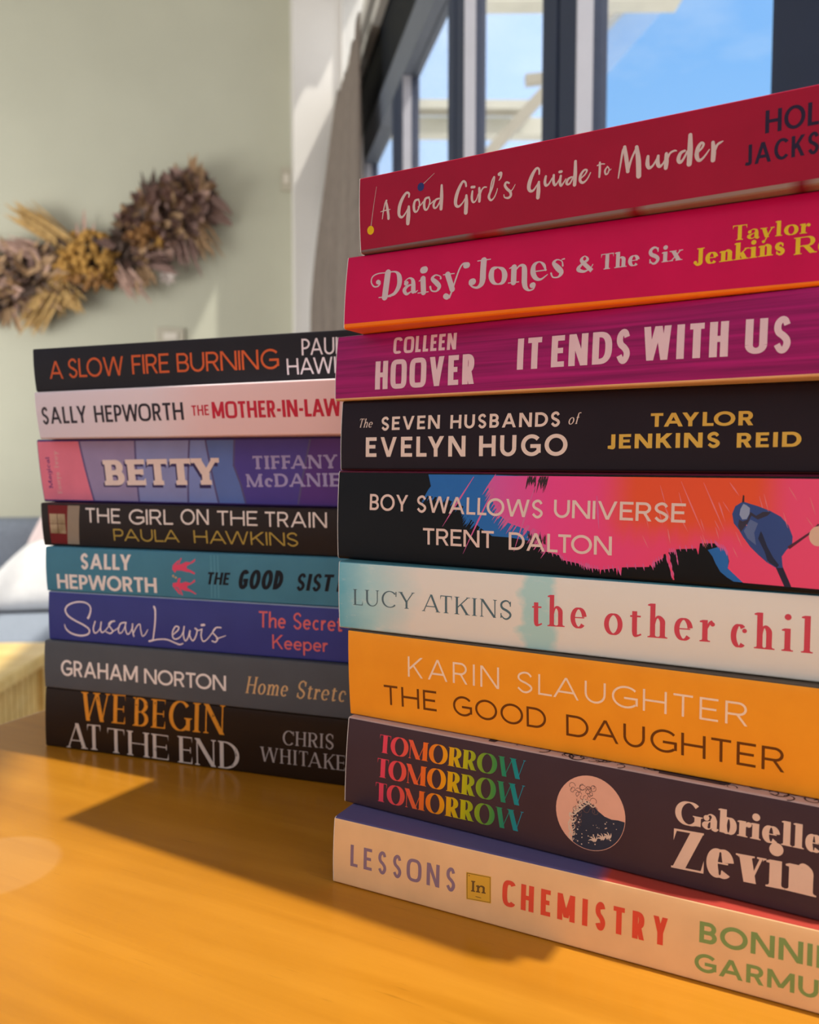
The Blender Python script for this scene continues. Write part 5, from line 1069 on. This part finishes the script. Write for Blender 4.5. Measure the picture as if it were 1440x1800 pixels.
def boy():
    sp = cover_mat('black_card', DK); tp = cover_mat('plum_card', C(.10, .01, .03)); b = Book('boy', 'thick black paperback splashed with pink and orange, a blue bird on its spine', .198, .129, sp, tp, sp, group=GR, bow=.6)
    b.area('blue_splash', [ART['boy_blue']], ink('azure', C(.03, .16, .48)), .018); b.area('blue_splash', [ART['boy_blue2']], ink('azure', C(.03, .16, .48)), .018)
    edge = ART['boy_pink']; right = b.len*1000-.3
    pink = [(p[0], p[1]) for p in edge]; pink = [(p[0], min(p[1], b.t)) for p in pink]
    low = [q for q in pink]; tailp = [q for q in ART['boy_pinkedge']][::-1]
    low = low[:-4]+[(q[0], q[1]) for q in tailp]+[(right, 0.0), (right, b.t)]
    m = cover_mat('pink_to_orange_ink', None, kind='splash', cols=[(.050, C(.50, .16, .50)), (.072, C(.74, .10, .36)), (.09, C(.86, .07, .28)), (.13, C(.88, .075, .19)), (.3, C(.88, .12, .24))])
    b.area('pink_splash', [low], m, .024)
    rnd = random.Random(9); pn = Pen(dict(W=1, H=1))
    def taper(a, c, w): pn.path([a, ((a[0]+c[0])/2, (a[1]+c[1])/2), c], [w*.3, w, w*.1])
    u0, v0 = ART['boy_blue'][2]
    for _ in range(60):                      # feathery edge of the splash
        t = rnd.random(); i = int(t*5); p0, p1 = ART['boy_blue'][1+i], ART['boy_blue'][2+i]; f = rnd.random(); x, y = p0[0]+(p1[0]-p0[0])*f, p0[1]+(p1[1]-p0[1])*f; L = rnd.uniform(1.5, 4); taper((x+.6, y+.8), (x-L*.55, y-L*.8), .5)
    b.strips('blue_feathers', pn.strips, ink('azure', C(.03, .16, .48)), .028)
    pn = Pen(dict(W=1, H=1))
    for _ in range(70):
        i = rnd.randrange(8); p0, p1 = edge[i], edge[i+1]; f = rnd.random(); x, y = p0[0]+(p1[0]-p0[0])*f, min(p0[1]+(p1[1]-p0[1])*f, b.t-1); L = rnd.uniform(1.5, 5); taper((x+1, y+1.5), (x-L*.5, y-L*.75), .45)
    for (xa, ya), (xb, yb) in zip(low[8:44], low[9:45]):
        for f in (.2, .5, .8):
            if abs(xb-xa) > .8: x = xa+(xb-xa)*f; y = ya+(yb-ya)*f; taper((x-.2, y+1.2), (x+.25, max(.1, y-rnd.uniform(.4, 1.4))), .45)
    for s in ART['streak'][:4]: taper(*s, .7)
    b.strips('pink_streaks', pn.strips, ink('orchid', C(.70, .14, .36)), .034)
    pn = Pen(dict(W=1, H=1))
    for s in ART['streak'][4:8]: taper(*s, .4)
    for _ in range(26): x, y = rnd.uniform(118, 170), rnd.uniform(b.t*.35, b.t*.95); taper((x, y), (x+rnd.uniform(1, 2.4), y-rnd.uniform(3, 6)), .28)
    b.strips('pale_streaks', pn.strips, ink('coral_pink', C(.84, .22, .24)), .036)
    pn = Pen(dict(W=1, H=1))
    for _ in range(30): x = rnd.uniform(81, 89); taper((x, b.t-.1), (x+rnd.uniform(-1.5, .5), b.t-rnd.uniform(2, 6)), .5)
    for _ in range(26): x = rnd.uniform(82, 89); y = 10.5-(x-82)*.25; taper((x, y), (x-rnd.uniform(-.6, 1), y+rnd.uniform(1, 4)), .4)
    b.strips('dark_feathers', pn.strips, ink('charcoal', C(.05, .03, .035)), .038)
    bird = b.area('bird_picture', [ART['bird']], ink('bird_blue', C(.045, .085, .26)), .042, label='blue bird printed on the spine'); b.area('tail', [ART['bird_tail']], ink('bird_navy', C(.03, .03, .06)), .034, parent=bird)
    for k, c, o in (('bird_light', C(.12, .17, .34), .050), ('bird_wing', C(.03, .035, .07), .054), ('bird_band', C(.05, .045, .07), .058), ('bird_cheek', C(.30, .36, .52), .064), ('bird_beak', C(.05, .03, .03), .05)): b.area(k.split('_')[1].replace('light', 'breast').replace('band', 'eye_band'), [ART[k]], ink(k, c), o, parent=bird)
    pn = Pen(dict(W=1, H=1)); L = ART['bird_leg']; pn.path(L, [.9, .55, .5]); b.strips('leg', pn.strips, ink('bird_leg', C(.10, .03, .05)), .05, parent=bird)
    k0, k1 = ART['knob']; pn = Pen(dict(W=1, H=1)); pn.disc(k1[0]+2.1, k1[1]+.2, 2.3, 2.9); b.strips('cream_spot', pn.strips, ink('ring_cream', C(.74, .5, .36)), .056)
    b.words('title', 'title_lettering', ink('blush', C(.80, .62, .55)), .07); b.words('author', 'author_lettering', ink('blush', C(.80, .62, .55)), .07)
boy()
def seven():
    sp = cover_mat('soft_black_card', C(.018, .010, .014)); bt = cover_mat('maroon_card', C(.12, .025, .02)); b = Book('seven', 'black paperback with cream title and gold capitals, under the purple book', .198, .129, sp, sp, bt, group=GR)
    b.words('title', 'title_lettering', ink('ivory', C(.82, .66, .57)), label='cream title lettering'); b.words('author', 'author_lettering', ink('gold', C(.72, .45, .08)), label='gold author lettering')
seven()
def itends():
    sp = cover_mat('purple_board_card', None, kind='grain', cols=[C(.24, .009, .10), C(.45, .013, .165)]); bt = cover_mat('buff_card', C(.80, .50, .26)); b = Book('itends', 'purple wood-grain paperback with pale pink condensed capitals', .198, .129, sp, sp, bt, group=GR, wrap=True)
    b.words('author', 'author_lettering', ink('pale_pink', C(.80, .56, .60))); b.words('title', 'title_lettering', ink('pale_pink', C(.80, .56, .60)))
itends()
def daisy():
    sp = cover_mat('magenta_card', C(.60, .004, .078)); bt = cover_mat('tangerine_card', C(.95, .20, .01)); b = Book('daisy', 'magenta paperback with silver swash title and an orange lower edge', .198, .129, sp, sp, bt, group=GR, wrap=True)
    b.area('orange_lower_edge', [[(.3, -.25), (b.len*1000-.3, -.25), (b.len*1000-.3, .25), (.3, 1.0)]], bt, .02)
    b.words('title', 'title_lettering', ink('silver', C(.62, .50, .52), .3), label='silver title lettering'); b.words('author', 'author_lettering', ink('yellow', C(.78, .52, .03)), label='yellow author lettering')
daisy()
def good_girl():
    sp = cover_mat('red_card', C(.36, .006, .034), .3, .06); bt = cover_mat('tape_card', None, kind='blend', cols=[(0, C(.20, .12, .12)), (.046, C(.20, .12, .12)), (.0465, C(.30, .01, .03)), (.056, C(.36, .05, .05)), (.0565, C(.22, .135, .13)), (.0985, C(.25, .155, .14)), (.099, C(.25, .01, .02)), (.104, C(.25, .01, .02)), (.1045, C(.29, .185, .16)), (.147, C(.33, .21, .17)), (.1475, C(.2, .01, .02)), (.150, C(.2, .01, .02)), (.1505, C(.33, .21, .17)), (.3, C(.33, .21, .17))])
    b = Book('good_girl', 'red paperback with brush-script title and printed pins, topmost of the taller stack', .198, .129, sp, sp, bt, group=GR, wrap=True)
    b.area('printed_tape', [[(.3, -.25), (b.len*1000-.3, -.25), (b.len*1000-.3, 1.1), (.3, .35)]], bt, .02)
    b.words('title', 'title_lettering', ink('dusty_white', C(.66, .52, .50))); b.words('author', 'author_lettering', ink('plum', C(.028, .018, .045), .25), label='dark plum author lettering')
    for nm, key, c in (('yellow_pin', 'pin_y', C(.80, .50, .01)), ('blue_pin', 'pin_b', C(.03, .04, .16))):
        h, a, z = ART[key]; pn = Pen(dict(W=1, H=1)); r = 1.45 if key == 'pin_y' else 1.35; pn.disc(h[0], h[1], r, r*1.08); pinhead = b.strips(nm, pn.strips, ink(nm, c), .055)
        pn = Pen(dict(W=1, H=1)); pn.path([a, z], [.32, .16]); b.strips('pin_needle', pn.strips, ink('steel', C(.50, .34, .33), .3), .05, parent=pinhead)
good_girl()

# ---- the shorter stack, from the table up
def begin():
    sp = cover_mat('black_card_matt', C(.024, .012, .006), .3); b = Book('begin', 'thick black paperback with orange and white capitals, lying on the table under the shorter stack', .2, .129, sp, sp, sp, rim=False, group=GL)
    b.words('title_orange', 'title_lettering', ink('amber', C(.75, .30, .03)), label='orange title lettering'); b.words('title', 'title_lettering', ink('ash', C(.62, .55, .50)), .062, label='white title lettering'); b.words('author', 'author_lettering', ink('grey', C(.42, .37, .35)))
    rnd = random.Random(4); pn = Pen(dict(W=1, H=1))
    for _ in range(60):
        x, y = rnd.choice(((62, 28), (74, 25), (80, 6), (118, 5), (60, 10), (108, 24), (72, 8), (36, 24))); x += rnd.uniform(-4, 4); y += rnd.uniform(-6, 6); a = rnd.uniform(0, 6.28); L = rnd.uniform(.6, 2.6)
        pn.path([(x, y), (x+L*math.cos(a), y+L*math.sin(a))], [rnd.uniform(.15, .7), .08])
    b.strips('ink_cracks', pn.strips, ink('crack', C(.016, .011, .009)), .085)
begin()
def graham():
    sp = cover_mat('slate_card', C(.10, .105, .118), .4); b = Book('graham', 'slate-grey paperback with white capitals and a tan italic title', .2, .129, sp, sp, sp, rim=False, group=GL)
    b.words('author', 'author_lettering', ink('ivory2', C(.93, .84, .80)), label='white author lettering'); b.words('title', 'title_lettering', ink('tan', C(.74, .47, .23)), label='tan italic title lettering')
graham()
def susan():
    sp = cover_mat('navy_card', C(.050, .058, .27), .3, .08); b = Book('susan', 'navy paperback with looping pale signature lettering', .2, .129, sp, cover_mat('pale_blue_card', C(.45, .5, .62)), sp, rim=False, group=GL)
    b.words('author', 'author_lettering', ink('lilac_white', C(.93, .82, .86)), label='pale script author lettering'); b.words('title', 'title_lettering', ink('salmon', C(.80, .17, .17)), label='salmon title lettering')
susan()
def sister():
    sp = cover_mat('teal_deep_card', C(.075, .25, .36), .35); b = Book('sister', 'teal paperback with white capitals and two small pink figures', .2, .129, sp, sp, sp, rim=False, group=GL)
    b.words('author', 'author_lettering', ink('ivory3', C(.93, .84, .80)), label='white author lettering'); b.words('title', 'title_lettering', ink('ink_black', C(.016, .018, .024)), label='black brush title lettering')
    b.area('pink_figures', ART['sis'], ink('hot_pink', C(.85, .09, .18)), .04); b.area('gold_hands', ART['sis_gold'], ink('pale_gold', C(.62, .42, .2)), .048)
    pn = Pen(dict(W=1, H=1))
    for u in (102, 104, 106): pn.path([(u, .3), (u+.5, b.t*.5), (u, b.t-.3)], [.6, .9, .5])
    b.strips('pale_band', pn.strips, ink('teal_pale', C(.11, .33, .45)), .02)
sister()
def girl():
    sp = cover_mat('brown_black_card', C(.030, .022, .02), .3); b = Book('girl', 'black paperback with a red train window picture at the end of its spine', .2, .129, sp, sp, sp, rim=False, group=GL)
    t = ART['train']; u = [p[0] for p in t]; T = b.t-.3
    b.area('red_panel', [[(u[0], .3), (u[4]+.2, .3), (u[1], T), (u[0]-.4, T)]], ink('train_red', C(.20, .022, .022)), .02); b.area('cream_panel', [[(u[4]+.2, .3), (u[5], .3), (u[2], T), (u[1], T)]], ink('train_cream', C(.34, .27, .20)), .02)
    x0, x1 = u[6], u[7]; win = b.area('lit_window', [[(x0, T*.28), (x1, T*.28), (x1, T*.78), (x0, T*.78)]], cover_mat('window_glow_ink', None, kind='blotch', cols=[C(.20, .13, .05), C(.60, .46, .30)]), .03)
    pn = Pen(dict(W=1, H=1)); xm = (x0+x1)/2; pn.path([(xm, T*.28), (xm, T*.78)], [.4, .4]); pn.path([(x0, T*.53), (x1, T*.53)], [.25, .25]); b.strips('window_bars', pn.strips, ink('train_dark', C(.08, .02, .015)), .04, parent=win)
    b.words('title', 'title_lettering', ink('ivory3', C(.93, .84, .80)), label='white title lettering'); b.words('author', 'author_lettering', ink('old_gold', C(.50, .36, .08)), label='dull gold author lettering')
girl()
def betty():
    sp = cover_mat('indigo_card', C(.075, .05, .22), .4); b = Book('betty', 'paperback in wavy bands of pink, lilac and violet with fat pink title', .2, .129, sp, sp, cover_mat('violet_card', C(.08, .03, .14)), rim=False, group=GL)
    cols = (C(.92, .24, .34), C(.38, .31, .52), C(.31, .34, .64), C(.25, .32, .68), C(.14, .22, .56), C(.10, .075, .36), C(.12, .055, .28)); names = ('pink', 'mauve', 'periwinkle', 'blue', 'cobalt', 'violet', 'plum')
    for k, (pl, c, nm) in enumerate(zip(ART['betty'], cols, names)):
        if k == 6: pl = [pl[0], (b.len*1000-.3, b.t), (b.len*1000-.3, 0), pl[-1]]
        if k == 0: pl = [(.3, b.t), pl[1], pl[2], (.3, 0)]
        q = [(p[0], b.t if p[1] > b.t*.8 else 0 if p[1] < b.t*.2 else p[1]) for p in pl]; b.area(nm+'_band', [q], cover_mat(nm+'_band_ink', c, .4), .02)
    for k in range(1, 7):
        pn = Pen(dict(W=1, H=1)); pl = ART['betty'][k]; e = [pl[0], pl[-1]] if k != 5 else [pl[0], pl[5], pl[4], pl[3]]; e[0] = (e[0][0], b.t); e[-1] = (e[-1][0], 0.0); pn.path([(p[0]+.3, p[1]) for p in e], [1.1]*len(e)); b.strips('band_shading', pn.strips, ink('band_edge_soft', C(.13, .11, .27)), .03)
    S = []
    for nm, fn, q, cap, m in (('quote_lettering', 'Magical', 0, 2.6, ink('quote_violet', C(.10, .03, .20))), ('quote_lettering', 'Eowyn Ivey', 2, 2.8, ink('quote_pink', C(.84, .45, .45)))):
        (xa, ya), (xb, yb) = ART['betty_txt'][q], ART['betty_txt'][q+1]; st = []; ln = yb-ya; off = 0; F = dict(FONTS['slab']); parts = fn.split(); tot = len(fn)
        for w in parts:
            wd = ln*len(w)/tot
            for s_ in set_word(w, F, wd/cap): st.append([((xa-a[1]*cap+.8, ya+off+a[0]*cap), (xa-c[1]*cap+.8, ya+off+c[0]*cap)) for a, c in s_])
            off += ln*(len(w)+1)/tot
        b.strips(nm, st, m, .04)
    sh = []
    for (bk, pt, fn, txt, u0, v0, u1, v1, cap, rest) in WORDS:
        if bk == 'betty' and pt == 'title': sh += place(txt, FONTS[fn], u0-.9, v0-.8, u1-u0, 0, 0, cap)
    b.strips('title_shadow', sh, ink('band_edge', C(.055, .04, .13)), .036, label='printed dark drop edge of the title')
    b.words('title', 'title_lettering', ink('pale_rose', C(.95, .78, .72)), .06, label='pale pink title lettering'); b.words('author', 'author_lettering', ink('lavender', C(.44, .40, .70)), .05, label='lavender author lettering')
betty()
def mother():
    sp = cover_mat('blush_card', None, .4, kind='blend', cols=[(0, C(.86, .74, .80)), (.08, C(.90, .74, .78)), (.11, C(.93, .64, .64)), (.2, C(.94, .60, .58))]); b = Book('mother', 'blush-pink paperback with black and red condensed capitals', .2, .129, sp, cover_mat('blush_cover_card', C(.85, .75, .78)), sp, rim=False, group=GL)
    b.words('author', 'author_lettering', ink('charcoal2', C(.045, .035, .045)), label='black author lettering'); b.words('title', 'title_lettering', ink('crimson', C(.62, .03, .06)), label='red title lettering')
mother()
def slow():
    sp = cover_mat('charcoal_card', C(.022, .019, .023), .38); b = Book('slow', 'charcoal paperback with orange title, topmost of the shorter stack', .203, .129, sp, sp, sp, rim=False, group=GL)
    b.words('title', 'title_lettering', ink('burnt_orange', C(.72, .13, .04)), label='orange title lettering'); b.words('author', 'author_lettering', ink('pale_lilac', C(.90, .78, .82)), label='pale author lettering')
slow()
